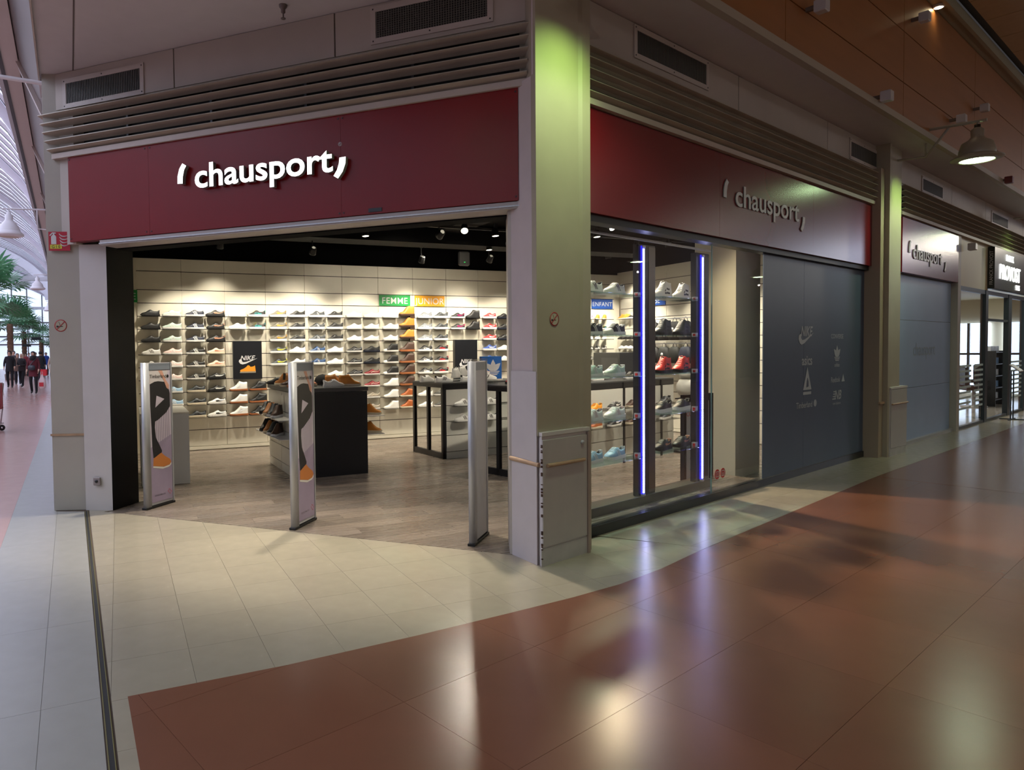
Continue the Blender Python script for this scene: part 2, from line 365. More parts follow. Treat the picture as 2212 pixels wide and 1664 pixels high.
struct('wall_end', MB().box(36.2, 36.4, -9.1, 3.5, 0, 6.5), mat('opposite_wall', (120, 104, 92)), 'B')
gl = thing('window_1', None, None, 'B', 36.15, -5.1, 5.0); gl['kind'] = 'structure'      # daylit clerestory at the end of the walkway
for y in (-2.6, -1.25, .1): MB().box(-.02, .02, y, y + 1.3, 0, 1.25).build('pane', mat('clerestory_pane', (235, 240, 250), .5, emit=(214, 226, 255), estr=6.5), gl)
for z in (-.08, 1.25): MB().box(-.08, .0, -2.7, 1.5, z, z + .08).build('window_frame', M_dark, gl)

# bulkhead spotlights (small square heads)
bx = MB().box(-.055, .055, -.20, -.09, -.07, .05, bev=.008).mesh('lamp_head', mat('spot_white', (190, 186, 190), .4))
bk = MB().box(-.02, .02, -.09, 0, -.02, .02).mesh('bracket', mat('spot_stem', (110, 96, 86), .5))
PO = ['nearest white square spotlight on the orange bulkhead, cut by the picture top', 'white square spotlight high on the orange bulkhead below the bright downlight',
      'white square spotlight low on the orange bulkhead above the pale soffit edge', 'white square spotlight on the orange bulkhead just over the pendant lamp',
      'higher of two spotlights on the orange bulkhead over the pendant lamp', 'dull red square spotlight on the bulkhead right of the pendant lamp']
for (s, z), lb in zip(((7.62, 4.98), (10.95, 5.84), (9.55, 4.52), (12.77, 4.9), (14.1, 5.34), (15.86, 4.46)), PO):
    t = thing('bulkhead_spotlight', lb, 'spotlight', 'B', s, 2.96, z, group='spotlights on the orange bulkhead')
    inst('bracket', bk, t)
    if 'red' in lb: MB().box(-.055, .055, -.20, -.09, -.07, .05, bev=.008).build('lamp_head', mat('dull_red', (110, 50, 52), .5), t)
    else: inst('lamp_head', bx, t)
t = thing('ceiling_downlight', 'bright round downlight in the beam above the orange bulkhead', 'downlight', 'B', 11.9, 2.90, 6.30)
MB().lathe([(.07, 0), (.07, -.03), (.055, -.035), (.055, -.01)], 18).build('rim', M_white, t)
MB().lathe([(.0, -.032), (.056, -.032)], 18).build('lens', mat('downlight_lens', (255, 255, 255), .3, emit=(255, 230, 180), estr=25), t)
lamp('SPOT', 'downlight_beam', fw('B', 11.9, 2.90, 6.24), 2, (1, .86, .62), fw('B', 11.9, 2.8, 0), .08, 120)

# ------------------------------------------------------------------ shopfront A (left)
def fascia(f, s0, s1, n, joints, vents, name, zb=4.045):
    t = thing(name, None, None, f, 0, 0); t['kind'] = 'structure'
    MB().box(s0, s1, n + .04, n + .3, zb + .02, SOF).build('fascia_backing', mat('seam_dark', (90, 82, 78)), t)
    js = [s0] + joints + [s1]
    for a, b in zip(js, js[1:]):
        m = MB(); m.box(a + .007, b - .007, n, n + .04, zb, SOF - .004)
        m.build('panel', M_fascia, t)
    m = MB(); m.box(s0, s1, n + .01, n + .12, zb - .03, zb).build('panel_return', M_louver, t)
    return t
fascia('A', -6.16, -1.13, 5.19, [-4.47, -2.79], [], 'trim_3')
fascia('B', 4.55, 11.45, 3.475, [7.27, 9.62], [], 'trim_4')
fascia('B', 12.35, 40, 3.475, [15.2, 17.6, 21, 24.5, 28], [], 'trim_5')
def louvers(f, s0, s1, n, label, cut0=0.0, cut1=0.0):
    t = thing('louver_bank', label, 'louvres', f, s0, n, 0, group=None)
    L = s1 - s0
    MB().box(0, L, .17, .19, 3.56, 4.05).build('backing', mat('louver_void', (7, 7, 7), .9), t)
    prof = [(-.050, .002), (-.045, .012), (-.018, .009), (.012, -.004), (.034, -.020), (.029, -.026), (.002, -.013), (-.025, -.005)]
    for k, z in enumerate((3.985, 3.898, 3.81, 3.722, 3.635)):
        vs = []; a = cut0 * (4 - k); a = 0; d = (k * cut0, k * cut1)
        for x in (d[0], L - d[1]): vs += [(x, y, z + zz) for y, zz in prof]
        N = len(prof)
        MB().add(vs, [tuple(range(N)), tuple(reversed(range(N, 2 * N)))] + [((i + 1) % N, i, N + i, N + (i + 1) % N) for i in range(N)]).build('slat', M_louver, t)
    MB().box(cut0 * 5, L - cut1 * 5, -.015, .06, 3.553, 3.60).box(cut0 * 5, L - cut1 * 5, .0, .09, 3.60, 3.61).build('lower_rail', mat('rail_paint', (178, 164, 156), .5), t)
    for x in [L * k / 5 for k in range(1, 5)]:
        MB().box(x - .012, x + .012, .12, .17, 3.58, 4.03).build('mullion', M_dark, t)
    return t
louvers('A', -6.13, -1.135, 5.16, 'five long grey louvre slats above the lit red shop sign', .028, .006)
louvers('B', 4.56, 11.46, 3.44, 'grey louvre slats above the unlit red sign right of the column', 0, .03)
louvers('B', 12.36, 40, 3.44, 'grey louvre slats beyond the second pillar over the last shops')
def vent(f, s0, s1, z0, z1, n, label, mesh=False):
    t = thing('vent_grille', label, 'vent', f, s0, n, z0, group='vents in the fascia')
    L = s1 - s0; H = z1 - z0; b = .045
    MB().box(-b, L + b, -.012, 0, -b, 0).box(-b, L + b, -.012, 0, H, H + b).box(-b, 0, -.012, 0, 0, H).box(L, L + b, -.012, 0, 0, H).build('frame', mat('vent_frame', (184, 174, 168), .45), t)
    MB().box(0, L, -.004, -.001, 0, H).build('backing', M_black, t)
    k = int(L / .021); m = MB()
    for i in range(k): m.box((i + .3) * L / k, (i + .62) * L / k, -.009, -.004, 0, H)
    if mesh:
        for j in range(1, 12): m.box(0, L, -.009, -.006, H * j / 12 - .002, H * j / 12 + .002)
    o = m.build('grille_bars', mat('grille_grey', (96, 94, 88), .5), t); o['kind'] = 'stuff'
    mm = MB()
    for x in (-.022, L / 2, L + .022):
        for z in (-.022, H + .022): mm.box(x - .005, x + .005, -.015, -.012, z - .005, z + .005)
    mm.build('screws', M_dark, t)['kind'] = 'stuff'
vent('A', -5.81, -4.865, 4.085, 4.285, 5.19, 'dark vent grille above the left end of the lit sign')
vent('A', -2.41, -1.475, 4.125, 4.335, 5.19, 'dark meshed vent grille left of the green-lit column, at picture top', True)
vent('B', 5.40, 6.59, 4.150, 4.345, 3.475, 'dark vent grille just right of the green-lit column')
vent('B', 10.39, 11.56 - .2, 4.10, 4.29, 3.475, 'dark vent grille next to the second pillar, left of it')
vent('B', 13.50, 14.60, 4.08, 4.26, 3.475, 'small dark vent grille first beyond the second pillar')
vent('B', 18.1, 19.5, 4.06, 4.25, 3.475, 'furthest small dark vent grille above the hair salon')

def letters(parent, body, size, x, z, y, ext, mats, off=.012, name='letter', sx=1.0, sub=None, split=True, space=1.0):
    vs, fs = textmesh(body, size, ext, off, 0, sx, space); T = place2d(x, y, z)
    if not split:
        return MB().add([T @ v for v in vs], fs).build(name, mats, parent)
    # separate islands -> one object per letter
    par = list(range(len(vs)))
    def find(a):
        while par[a] != a: par[a] = par[par[a]]; a = par[a]
        return a
    for f in fs:
        r = find(f[0])
        for i in f[1:]: par[find(i)] = r
    # merge coincident verts (front/back/side splits)
    seen = {}
    for i, v in enumerate(vs):
        k = (round(v.x, 5), round(v.y, 5))
        if k in seen: par[find(i)] = find(seen[k])
        else: seen[k] = i
    groups = {}
    for f in fs: groups.setdefault(find(f[0]), []).append(f)
    # join islands whose x-ranges nest (dots, counters)
    isl = []
    for g in groups.values():
        ids = sorted({i for f in g for i in f}); xs = [vs[i].x for i in ids]; isl.append([min(xs), max(xs), g])
    isl.sort(key=lambda a: a[0]); mg = []
    for a in isl:
        if mg and a[0] < mg[-1][1] - .35 * (a[1] - a[0]): mg[-1][1] = max(mg[-1][1], a[1]); mg[-1][2] += a[2]
        else: mg.append(a)
    out = []
    for a in mg:
        ids = sorted({i for f in a[2] for i in f}); ren = {i: k for k, i in enumerate(ids)}
        b = MB()
        for f in a[2]:
            n = (vs[f[1]] - vs[f[0]]).cross(vs[f[2]] - vs[f[0]])
            mi = 0 if (n.z > abs(n.x) and n.z > abs(n.y)) or not isinstance(mats, (list, tuple)) else 1
            b.f.append([ren[i] for i in f]); b.m.append(mi); b.sm.append(False)
        b.v = [T @ vs[i] for i in ids]
        out.append(b.build(name, mats, parent))
    return out
def chausport_logo(parent, x, z, y, size, sx, mats, ext, lm, rm, k=1.0):
    """the word between a slanting opening mark (bottom-left corner lm) and closing mark (top-right corner rm)"""
    letters(parent, 'chausport', size, x, z, y, ext, mats, .017 if ext > .05 else .010, sx=sx)
    L = [(0, 0), (.058, -.004), (.062, .06), (.078, .118), (.102, .152), (.060, .178), (.024, .132), (.004, .07)]
    Q = [(0, 0), (-.058, -.002), (-.064, -.05), (-.082, -.10), (-.115, -.145), (-.074, -.170), (-.030, -.118), (-.004, -.055)]
    for nm, P, o in (('opening_mark', L, lm), ('closing_mark', Q, rm)):
        b = MB(); b.prism(ccw([(px * k, pz * k) for px, pz in P]), -ext * size, ext * size, 0, place2d(o[0], y, o[1]))
        if isinstance(mats, (list, tuple)): b.m = [1, 0] + [1] * (len(b.f) - 2)
        b.build(nm, mats, parent)
# sign A
t = thing('shop_sign', 'long red shop sign with glowing white letters left of the column', 'sign', 'A', -5.8, 5.17, 2.715, group='red shop signs')
js = [0, 1.02, 3.06, 4.56]
for a, b in zip(js, js[1:]): MB().box(a + .001, b - .001, 0, .07, 0, .84, bev=.002).build('panel', M_red, t)
MB().box(0, 4.56, .07, .10, 0, .83).build('sign_box', mat('sign_back', (70, 12, 20), .6), t)
chausport_logo(t, 2.30, .372, -.033, .300, 1.17, [M_letter, M_letterside], .07, (1.405, .427), (3.134, .475))
b = MB(); b.lathe([(.013, 0), (.016, 0), (.016, .003), (.013, .003), (.013, 0)], 14, 0, Matrix.Translation((3.055, 0, .60)) @ Matrix.Rotation(R(90), 4, 'X'))
vs, fs = textmesh('R', .024, 0, 0); b.add([place2d(3.055, -.002, .592) @ v for v in vs], fs); b.build('registered_mark', M_vinyl, t)
MB().box(3.31, 3.43, -.006, 0, .015, .045).build('maker_plate', M_dark, t)
sc_ = MB()
for x in (.02, .98, 1.04, 3.04, 3.08, 4.54):
    for z in (.03, .81): sc_.box(x - .006, x + .006, -.004, 0, z - .006, z + .006)
sc_.build('screws', mat('screw_dark', (60, 20, 24), .5), t)['kind'] = 'stuff'
# track under sign A (shutter guide)
t = thing('shutter_track', 'pale metal shutter track under the lit red sign', 'track', 'A', -5.42, 5.14, 2.66)
MB().box(0, 4.22, .04, .26, 0, .05).build('track_body', mat('track_paint', (170, 160, 156), .35), t)
MB().box(0, 4.22, .028, .04, .012, .022).build('guide_rail', M_alu, t)
MB().box(.0, 4.2, .26, .45, -.01, .9).build('shutter_box', M_ceilblack, t)
# sign B
t = thing('shop_sign', 'red shop sign with unlit pale letters over the display window', 'sign', 'B', 4.56, 3.465, 2.70, group='red shop signs')
M_red2 = mat('sign_red_gloss', (106, 6, 16), .24, coat=.0, noise=.03, nscale=3)
for a, b in zip((0, 2.3, 4.62), (2.3, 4.62, 6.90)): MB().box(a + .001, b - .001, 0, .07, 0, .845, bev=.002).build('panel', M_red2, t)
MB().box(0, 6.9, .07, .09, .0, .84).build('sign_box', mat('sign_back', (70, 12, 20)), t)
chausport_logo(t, 3.39, .355, -.006, .315, 1.24, [mat('letter_unlit', (205, 206, 214), .4), M_letterside], .018, (2.358, .41), (4.345, .425), 1.05)
# sign B2
t = thing('shop_sign', 'smaller red shop sign beyond the second pillar, next to the salon', 'sign', 'B', 12.5, 3.46, 2.70, group='red shop signs')
MB().box(0, 3.12, 0, .07, 0, .84, bev=.002).build('panel', M_red2, t)
MB().box(0, 3.12, .07, .09, .0, .84).build('sign_box', mat('sign_back', (70, 12, 20)), t)
chausport_logo(t, 1.265, .245, -.006, .32, 1.22, [mat('letter_unlit', (205, 206, 214)), M_letterside], .018, (.28, .32), (2.32, .31), 1.05)

# ------------------------------------------------------------------ pillars
# left end pillar (squared to the hall) and the white infill and black jamb
pl = struct('pillar_left', MB().prism(ccw([(-3.70, 7.045), (-3.375, 7.065), (-3.36, 7.6), (-4.0, 7.75)]), 0, SOF), mat('pillar_greige', (170, 164, 154), .5, noise=.04, nscale=3))
MB().prism(ccw([(-3.712, 7.035), (-3.37, 7.055), (-3.37, 7.08), (-3.712, 7.06)]), .765, .787).build('rail', M_wrail, pl)
ep = struct('wall_left_2', MB().prism(ccw([(-3.375, 7.045), (-3.09, 7.02), (-3.14, 7.30), (-3.36, 7.5)]), 0, 2.70), M_white)
jm = struct('door_jamb_left', MB().prism(ccw([(-3.09, 7.02), (-2.975, 7.40), (-3.25, 7.90), (-3.3, 7.3)]), 0, 2.72), M_gloss_black)
# infill above (pillar to fascia, behind sign)
struct('wall_left_3', MB().prism(ccw([tuple(p[:2]) for p in (fw('A', -6.16, 5.20), fw('A', -5.75, 5.20), fw('A', -5.75, 5.6), fw('A', -6.0, 5.6))]), 2.70, SOF), M_fascia)
# corner column: mauve-white panel face + painted steel column + cabinet
colm = struct('column_corner', MB().prism(ccw([(3.905, 3.335), (4.40, 3.335), (4.40, 3.70), (4.12, 3.70), (3.93, 3.40)]), .955, SOF), M_cream, 'B')
cx = MB(); cx.prism([(4.40, 3.335), (4.435, 3.322), (4.535, 3.325), (4.54, 3.72), (4.40, 3.70)], .0, SOF); o = cx.build('column_flange', M_cream, colm)
ci = struct('wall_corner', MB().prism(ccw([(.752, 5.345), (.900, 5.072), (.935, 5.20), (.90, 5.75), (.79, 5.72)]), 0, 2.70)
            .prism(ccw([(.790, 5.282), (.900, 5.072), (.935, 5.20), (.90, 5.60), (.83, 5.60)]), 2.70, 3.585).prism(ccw([(.875, 5.10), (.900, 5.072), (.935, 5.20), (.90, 5.60), (.88, 5.60)]), 3.585, SOF), mat('corner_panel', (184, 170, 168), .5, noise=.03))
MB().prism(ccw([(.730, 5.365), (.752, 5.348), (.79, 5.72), (.765, 5.73)]), 0, 2.70).build('door_frame', M_grey, ci)
MB().prism(ccw([(.744, 5.342), (.888, 5.066), (.896, 5.074), (.754, 5.349)]), 0, 1.43).build('kick_panel', mat('corner_panel_low', (186, 178, 178), .5, noise=.03), ci)
rail = MB().tube([(.735, 5.345, .755), (.905, 5.052, .745)], .018, 8); rail.build('rail', M_wrail, ci)
cab = thing('column_cabinet', 'low white cabinet boxed around the column foot, chipped edge', 'cabinet', 'B', 3.895, 3.30, 0)
MB().prism(ccw([(.015, 0), (.57, 0), (.57, .40), (.18, .40)]), .0, .955).build('body', M_white, cab)
MB().box(.012, .535, -.012, 0, .14, .93, bev=.003).build('door', mat('cabinet_door', (172, 166, 164), .42, noise=.03), cab)
MB().prism(ccw([(.005, -.012), (.575, -.012), (.575, .42), (.17, .42)]), .958, .985).build('top', M_white, cab)
MB().box(.54, .57, -.02, .0, 0, .95).build('side_post', mat('cabinet_edge', (150, 132, 124), .5), cab)
MB().tube([(.05, -.024, .742), (.49, -.024, .742)], .014, 8).build('rail', M_wrail, cab)
MB().lathe([(.016, 0), (.016, .010), (.0, .012)], 14, 0, Matrix.Translation((.475, -.012, .875)) @ Matrix.Rotation(R(90), 4, 'X')).build('lock', M_alu, cab)
MB().box(.0, .54, -.006, 0, .0, .13).build('plinth', mat('cabinet_plinth', (176, 172, 170), .5, noise=.08, nscale=6), cab)
ch = MB()
for k in range(26):
    z = rnd.uniform(.02, .9); ch.box(-.003, .006, -.016, -.004, z, z + rnd.uniform(.004, .02))
ch.build('chipped_edge', mat('chip_brown', (70, 46, 34), .8), cab)['kind'] = 'stuff'
# second pillar
p2 = struct('column_2', MB().box(11.36, 11.44 + .0, 3.30, 3.62, 0, SOF).box(11.44, 11.98, 3.335, 3.75, 0, SOF).prism([(11.98, 3.335), (12.22, 3.42), (12.22, 3.75), (11.98, 3.75)], 0, SOF), M_cream, 'B')
MB().box(11.20, 11.44, 3.36, 3.80, 0, 4.05).build('side_panel', mat('pillar_side_brown', (158, 142, 124), .5), p2)  # side panel in a browner tone than the pillar
MB().box(11.18, 11.45, 3.335, 3.36, .76, .79).build('rail', M_wrail, p2)
cab2 = thing('column_cabinet', 'low white cabinet around the foot of the second pillar', 'cabinet', 'B', 11.43, 3.29, 0)
MB().box(0, .72, 0, .42, 0, .955, bev=.003).build('body', M_white, cab2)
MB().box(.01, .70, -.012, 0, .12, .95).build('door', mat('cabinet_door', (172, 166, 164)), cab2)
MB().box(-.005, .73, -.012, .43, .958, .985).build('top', M_white, cab2)
MB().tube([(.02, -.024, .745), (.70, -.024, .745)], .012, 8).build('rail', M_wrail, cab2)
MB().box(0, .7, -.006, 0, 0, .11).build('plinth', mat('cabinet_plinth', (176, 172, 170)), cab2)

# no-smoking stickers, extinguisher sign, socket
def nosmoke(f, s, n, z, r, label, rz=0):
    t = thing('no_smoking_sticker', label, 'sign', f, s, n, z, rz)
    T = Matrix.Rotation(R(90), 4, 'X')
    MB().lathe([(0, 0), (r, 0), (r, .0015), (0, .0015)], 28, 0, T, smooth=False).build('disc', mat('sticker_field', (174, 166, 148), .5), t)
    MB().lathe([(r * .86, .0015), (r, .0015), (r, .003), (r * .86, .003)], 28, 0, T).build('red_ring', mat('sticker_red', (160, 40, 40), .5), t)
    b = MB(); c = Matrix.Rotation(R(-90), 4, 'Y')
    b.box(-r * .9, r * .9, -.004, -.002, -r * .06, r * .06, 0, Matrix.Rotation(R(-45), 4, 'Y')); b.build('red_bar', mat('sticker_red', (160, 40, 40)), t)
    b = MB(); b.box(-r * .62, r * .35, -.002, -.0015, -r * .2, -r * .08); b.box(-r * .68, -r * .40, -.0025, -.0015, -r * .30, -r * .02)
    b.tube([(r * (.1 * math.sin(k * 1.1) - .2), -.002, r * (.05 + k * .11)) for k in range(6)], r * .03, 4); b.build('cigarette', mat('ink_black', (30, 26, 26), .6), t)
nosmoke('B', 4.10, 3.333, 1.817, .052, 'round no-smoking sticker on the corner column')
nosmoke('N', -3.583, 7.053, 1.888, .062, 'round no-smoking sticker on the left end pillar', R(3.6))
t = thing('extinguisher_sign', 'red fire extinguisher sign numbered G 10 on the left pillar', 'sign', 'N', -3.56, 7.03, 2.735, R(3))
MB().box(-.105, .105, -.006, 0, -.095, .095).build('plate', mat('fire_red', (176, 22, 48), .4), t)
b = MB(); T = place2d(0, -.0065, 0)
shape2d(b, ccw([(-.078, -.03), (-.028, -.03), (-.028, .045), (-.04, .062), (-.066, .062), (-.078, .045)]), T)
shape2d(b, ccw([(-.06, .062), (-.046, .062), (-.046, .078), (-.06, .078)]), T); shape2d(b, ccw([(-.095, .058), (-.085, .052), (-.06, .078), (-.03, .075), (-.03, .085), (-.065, .088)]), T)
b.build('extinguisher_symbol', M_vinyl, t)
b = MB()
for k in range(4):
    y = .055 - k * .032; pts = bez((.0 + k * .004, y + .02), (.03, y - .03), (.1, y + .01), 5)
    b.tube([T @ Vector((x, yy, .001)) for x, yy in pts], [.003, .005, .006, .005, .003, .001], 4)
b.build('flame_symbol', M_vinyl, t)
MB().box(-.09, .025, -.0085, -.0065, -.075, -.035).build('number_plate', mat('label_yellow', (206, 196, 60), .5), t)
vs, fs = textmesh('G10', .04, 0, .01, 0, 1, 1.35); MB().add([place2d(-.032, -.009, -.069) @ v for v in vs], fs).build('number', M_black, t)
t = thing('wall_socket', 'small grey key switch box low on the white left panel', 'switch', 'N', -3.24, 7.026, .30, R(-5))
MB().box(-.034, .034, -.022, 0, -.04, .04, bev=.004).build('box', mat('switch_grey', (150, 140, 138), .4, metal=.3), t)
MB().lathe([(.016, 0), (.016, .006), (0, .006)], 12, 0, Matrix.Translation((0, -.022, .002)) @ Matrix.Rotation(R(90), 4, 'X')).build('key_barrel', M_dark, t)

# ------------------------------------------------------------------ window B: plinth, bench, glass, posts, LED, shelves
struct('baseboard_right', MB().box(4.55, 11.62, 3.54, 3.62, 0, .082), mat('plinth_black', (22, 24, 30), .3), 'B')
ld = struct('floor_3', MB().box(4.55, 8.0, 3.62, 3.76, 0, .080), M_wood[0], 'B')
t = thing('window_bench', 'low dark display bench along the right window', 'bench', 'B', 4.6, 3.735, 0)
MB().box(0, 2.62, 0, .17, .0, .165, bev=.003).build('bench_body', mat('bench_dark', (54, 50, 46), .35), t)
wn = thing('window_2', None, None, 'B', 4.56, 3.56, .082); wn['kind'] = 'structure'
for a, b in ((0, 2.33), (2.335, 3.488)): MB().box(a, b, 0, .008, 0, 2.60).build('pane', M_glass, wn)
MB().box(2.329, 2.336, -.002, .01, 0, 2.6).build('glass_joint', mat('glass_edge', (120, 150, 150), .3), wn)
MB().box(0, 7.06, -.06, .06, 2.56, 2.66).build('window_head', M_black, wn)
MB().box(0, 2.62, .14, .16, 2.52, 2.54).build('head_rail', M_alu, wn)
for s, w, lb in ((5.86, .285, 'dark window post with glowing blue-white LED strip, nearer the column'), (6.925, .265, 'dark window post with glowing blue-white LED strip, further from the column')):
    t = thing('display_post', lb, 'display post', 'B', s, 3.75, .165, group='posts with LED strips')
    MB().box(0, w, 0, .06, 0, 2.42, bev=.004).build('post_body', mat('post_dark', (36, 35, 40), .35), t)
    x = .055 if w > .28 else .10
    MB().box(x - .022, x + .022, -.018, 0, .02, 2.40).build('led_channel', mat('led_blue_channel', (40, 40, 160), .4, emit=(50, 46, 255), estr=.9), t)
    m = MB(); k = 0
    while k < 92: m.box(x - .011, x + .011, -.024, -.018, .03 + k * .0255, .03 + k * .0255 + .021); k += 1
    o = m.build('led_chips', M_led, t); o['kind'] = 'stuff'
    if w > .28: MB().box(.17, .283, -.004, 0, .02, 2.40).build('steel_facing', mat('post_steel', (96, 88, 82), .3, metal=.5), t)
    for z in (.02, 2.40): MB().box(x - .02, x + .02, -.03, 0, z - .02, z).build('end_cap', M_alu, t)
    for z in (2.09, 1.714, 1.335, .94, .56): MB().box(-.03, .02, -.01, .03, z - .165 - .012, z - .165 + .03).build('shelf_clip', M_alu, t); MB().box(-.045, -.030, -.012, .01, z - .165 - .004, z - .165 + .018).build('red_tag', mat('tag_red', (190, 30, 36), .5), t)
    lamp('AREA', 'led_glow', fw('B', s + x, 3.70, 1.4), 5, (.55, .56, 1.0), fw('B', s + x, 2, 1.4), .03, sizey=2.3)
SHZ = (2.09, 1.714, 1.335, .94, .56)
on = ('top', 'second', 'third', 'fourth', 'bottom')
for b_, (s0, s1) in enumerate(((4.72, 5.86), (6.15, 6.93))):
    for k, z in enumerate(SHZ):
        o = MB().box(0, s1 - s0, -.13, .13, -.010, 0, bev=.002).build('glass_shelf', M_shelfglass); o.location = fw('B', s0, 3.80, z); o.rotation_euler.z = ANG['B']
        tag(o, '%s glass shelf %s in the right window' % (on[k], ('between column and first LED post', 'between the two LED posts')[b_]), 'shelf', 'glass shelves in the right window')
# opaque film panels
t = thing('window_panel', 'large slate-blue window panel printed with eight pale sportswear logos', 'panel', 'B', 8.05, 3.555, .085)
MB().box(0, 1.10, 0, .01, 0, 2.60).build('panel_sheet', M_film, t); MB().box(1.104, 3.4, 0, .01, 0, 2.60).build('panel_sheet', M_film, t)
def prt(b, body, x, z, size, off=.0, sx=1.0, shear=0.0, y=-.003):
    vs, fs = textmesh(body, size, 0, off, shear, sx); b.add([place2d(x, y, z) @ v for v in vs], fs); return b
def logo(nm, b): b.build(nm, M_vinylgrey, t)
b = MB(); shape2d(b, ccw([(x * .46, z * .46) for x, z in SWOOSH]), place2d(1.17, -.002, 1.60)); prt(b, 'NIKE', 1.17, 1.63, .17, .02, .9, .3); logo('logo_print', b)
logo('logo_print', prt(MB(), 'CONVERSE', 2.17, 1.60, .085, .006)); logo('logo_print', prt(MB(), 'asics', 1.20, 1.27, .17, .016))
logo('logo_print', trefoil(MB(), place2d(2.17, -.002, 1.36, .24))); logo('logo_print', prt(MB(), 'adidas', 2.17, 1.225, .07, .004))
b = MB(); shape2d(b, ccw([(-.125, 0), (.125, 0), (.0, .28)]), place2d(1.21, -.002, .96)); b.box(1.09, 1.33, -.003, -.001, .90, .935); logo('logo_print', b)
b = MB(); shape2d(b, ccw([(-.03, .03), (.035, .04), (.03, .1), (.0, .15), (-.02, .1)]), place2d(1.21, -.0045, .96)); o = b.build('cockerel_print', M_film, t)
b = prt(MB(), 'Reebok', 2.12, 1.02, .10, .006); shape2d(b, ccw([(.13, 0), (.24, 0), (.185, .1)]), place2d(2.20, -.002, 1.02)); logo('logo_print', b)
b = prt(MB(), 'Timberland', 1.13, .74, .105, .008); b.add([place2d(1.46, -.002, .78) @ Vector((x, y, 0)) for x, y in ngon(.045, 16)], [tuple(range(16))]); logo('logo_print', b)
b = prt(MB(), 'NB', 2.20, .79, .17, .02, 1, .3)
for k in range(4): b.box(2.02 + k * .012, 2.14, -.0025, -.001, .79 + k * .032, .805 + k * .032)
prt(b, 'new balance', 2.17, .72, .055); logo('logo_print', b)
t = thing('window_panel', 'pale blue blank window panel left of the hair salon', 'panel', 'B', 12.3, 3.56, .03)
for z0, z1 in ((0, .86), (.865, 1.95), (1.955, 2.66)): MB().box(0, 3.30, 0, .01, z0, z1).build('panel_sheet', M_film2, t)
b = prt(MB(), 'chausport', 1.75, 1.38, .3, .006); b.build('faint_lettering', mat('faint_vinyl', (140, 152, 172), .5), t)
# plinth line below panel
struct('baseboard_2', MB().box(11.62, 15.65, 3.50, 3.57, 0, .05), mat('plinth_grey', (150, 150, 150), .3), 'B')
# interior cream pillar behind the glass
struct('pillar_inner', MB().box(8.28, 8.92, 3.98, 4.5, 0.0, 3.6), mat('inner_cream', (206, 204, 184), .4), 'B')
struct('floor_4', MB().box(7.2, 8.05, 3.64, 4.0, 0, .075), M_wood[2], 'B')
# round red stickers on glass
for s, lb in ((7.0, 'left round red social-media sticker low on the window glass'), (7.12, 'right round red social-media sticker low on the window glass')):
    t = thing('window_sticker', lb, 'sticker', 'B', s, 3.555, .265)
    MB().lathe([(0, 0), (.052, 0), (.052, .002), (0, .002)], 24, 0, Matrix.Rotation(R(90), 4, 'X'), smooth=False).build('disc', mat('sticker_bright_red', (190, 40, 44), .5), t)
    b = MB(); b.box(-.032, .032, -.004, -.002, .024, .03).box(-.032, .032, -.004, -.002, -.03, -.024).box(-.032, -.026, -.004, -.002, -.03, .03).box(.026, .032, -.004, -.002, -.03, .03)
    prt(b, 'f' if s < 7.05 else 'o', 0, -.018, .05, .006); b.build('symbol', M_vinyl, t)

# ------------------------------------------------------------------ shoes
def lerp(tab, t):
    for (a, b), (c, d) in zip(tab, tab[1:]):
        if t <= c: return b + (d - b) * (t - a) / (c - a)
    return tab[-1][1]
WID = [(0, .16), (.02, .42), (.06, .66), (.14, .88), (.27, 1.0), (.42, .95), (.6, .78), (.8, .80), (.92, .74), (.975, .55), (1, .28)]
STY = {  # top profile, opening start, collar width factor, sole thickness
 'court': ([(0, .030), (.04, .046), (.15, .056), (.28, .066), (.46, .098), (.54, .106), (.62, .082), (.78, .072), (.9, .080), (.97, .092), (1, .088)], .55, .026),
 'runner': ([(0, .030), (.04, .044), (.15, .055), (.28, .070), (.44, .104), (.53, .112), (.62, .086), (.78, .078), (.9, .092), (.97, .104), (1, .098)], .54, .034),
 'high': ([(0, .032), (.04, .048), (.15, .060), (.28, .074), (.44, .120), (.54, .160), (.62, .152), (.78, .140), (.9, .146), (.97, .146), (1, .138)], .56, .028),
 'canvas': ([(0, .034), (.04, .046), (.15, .052), (.28, .062), (.42, .100), (.56, .150), (.64, .148), (.78, .142), (.9, .142), (.97, .140), (1, .130)], .58, .026),
 'boot': ([(0, .038), (.04, .058), (.15, .068), (.28, .080), (.42, .128), (.54, .172), (.64, .176), (.78, .168), (.9, .172), (.97, .170), (1, .160)], .58, .032),
}
STATION = (0, .02, .06, .12, .2, .28, .36, .44, .5, .56, .64, .74, .84, .92, .97, 1)
def sec(style, t, L, Wd):
    prof, op, so = STY[style]; h = lerp(prof, t) * (L / .29); w = lerp(WID, t) * Wd; so *= L / .29
    tall = max(0, min(1, (h - .10) / .06)) ; cw = .62 - .0 * tall
    b = so * .7
    if t < op: pts = [(w, b), (w * 1.02, b + (h - b) * .4), (w * .86, b + (h - b) * .78), (w * .56, b + (h - b) * .95), (w * .28, h), (0, h * 1.01)]
    else: pts = [(w, b), (w * 1.0, b + (h - b) * .35), (w * (.84 - .1 * tall), b + (h - b) * .72), (w * .70, h), (w * .50, h - .004), (0, b + (h - b) * .35)]
    return pts, h, b
def side_y(style, t, z, L, Wd):
    pts, h, b = sec(style, t, L, Wd); z = max(b, min(z, h))
    for (y0, z0), (y1, z1) in zip(pts[:4], pts[1:4]):
        if z <= z1: return y0 + (y1 - y0) * (z - z0) / max(1e-6, z1 - z0)
    return pts[3][0]
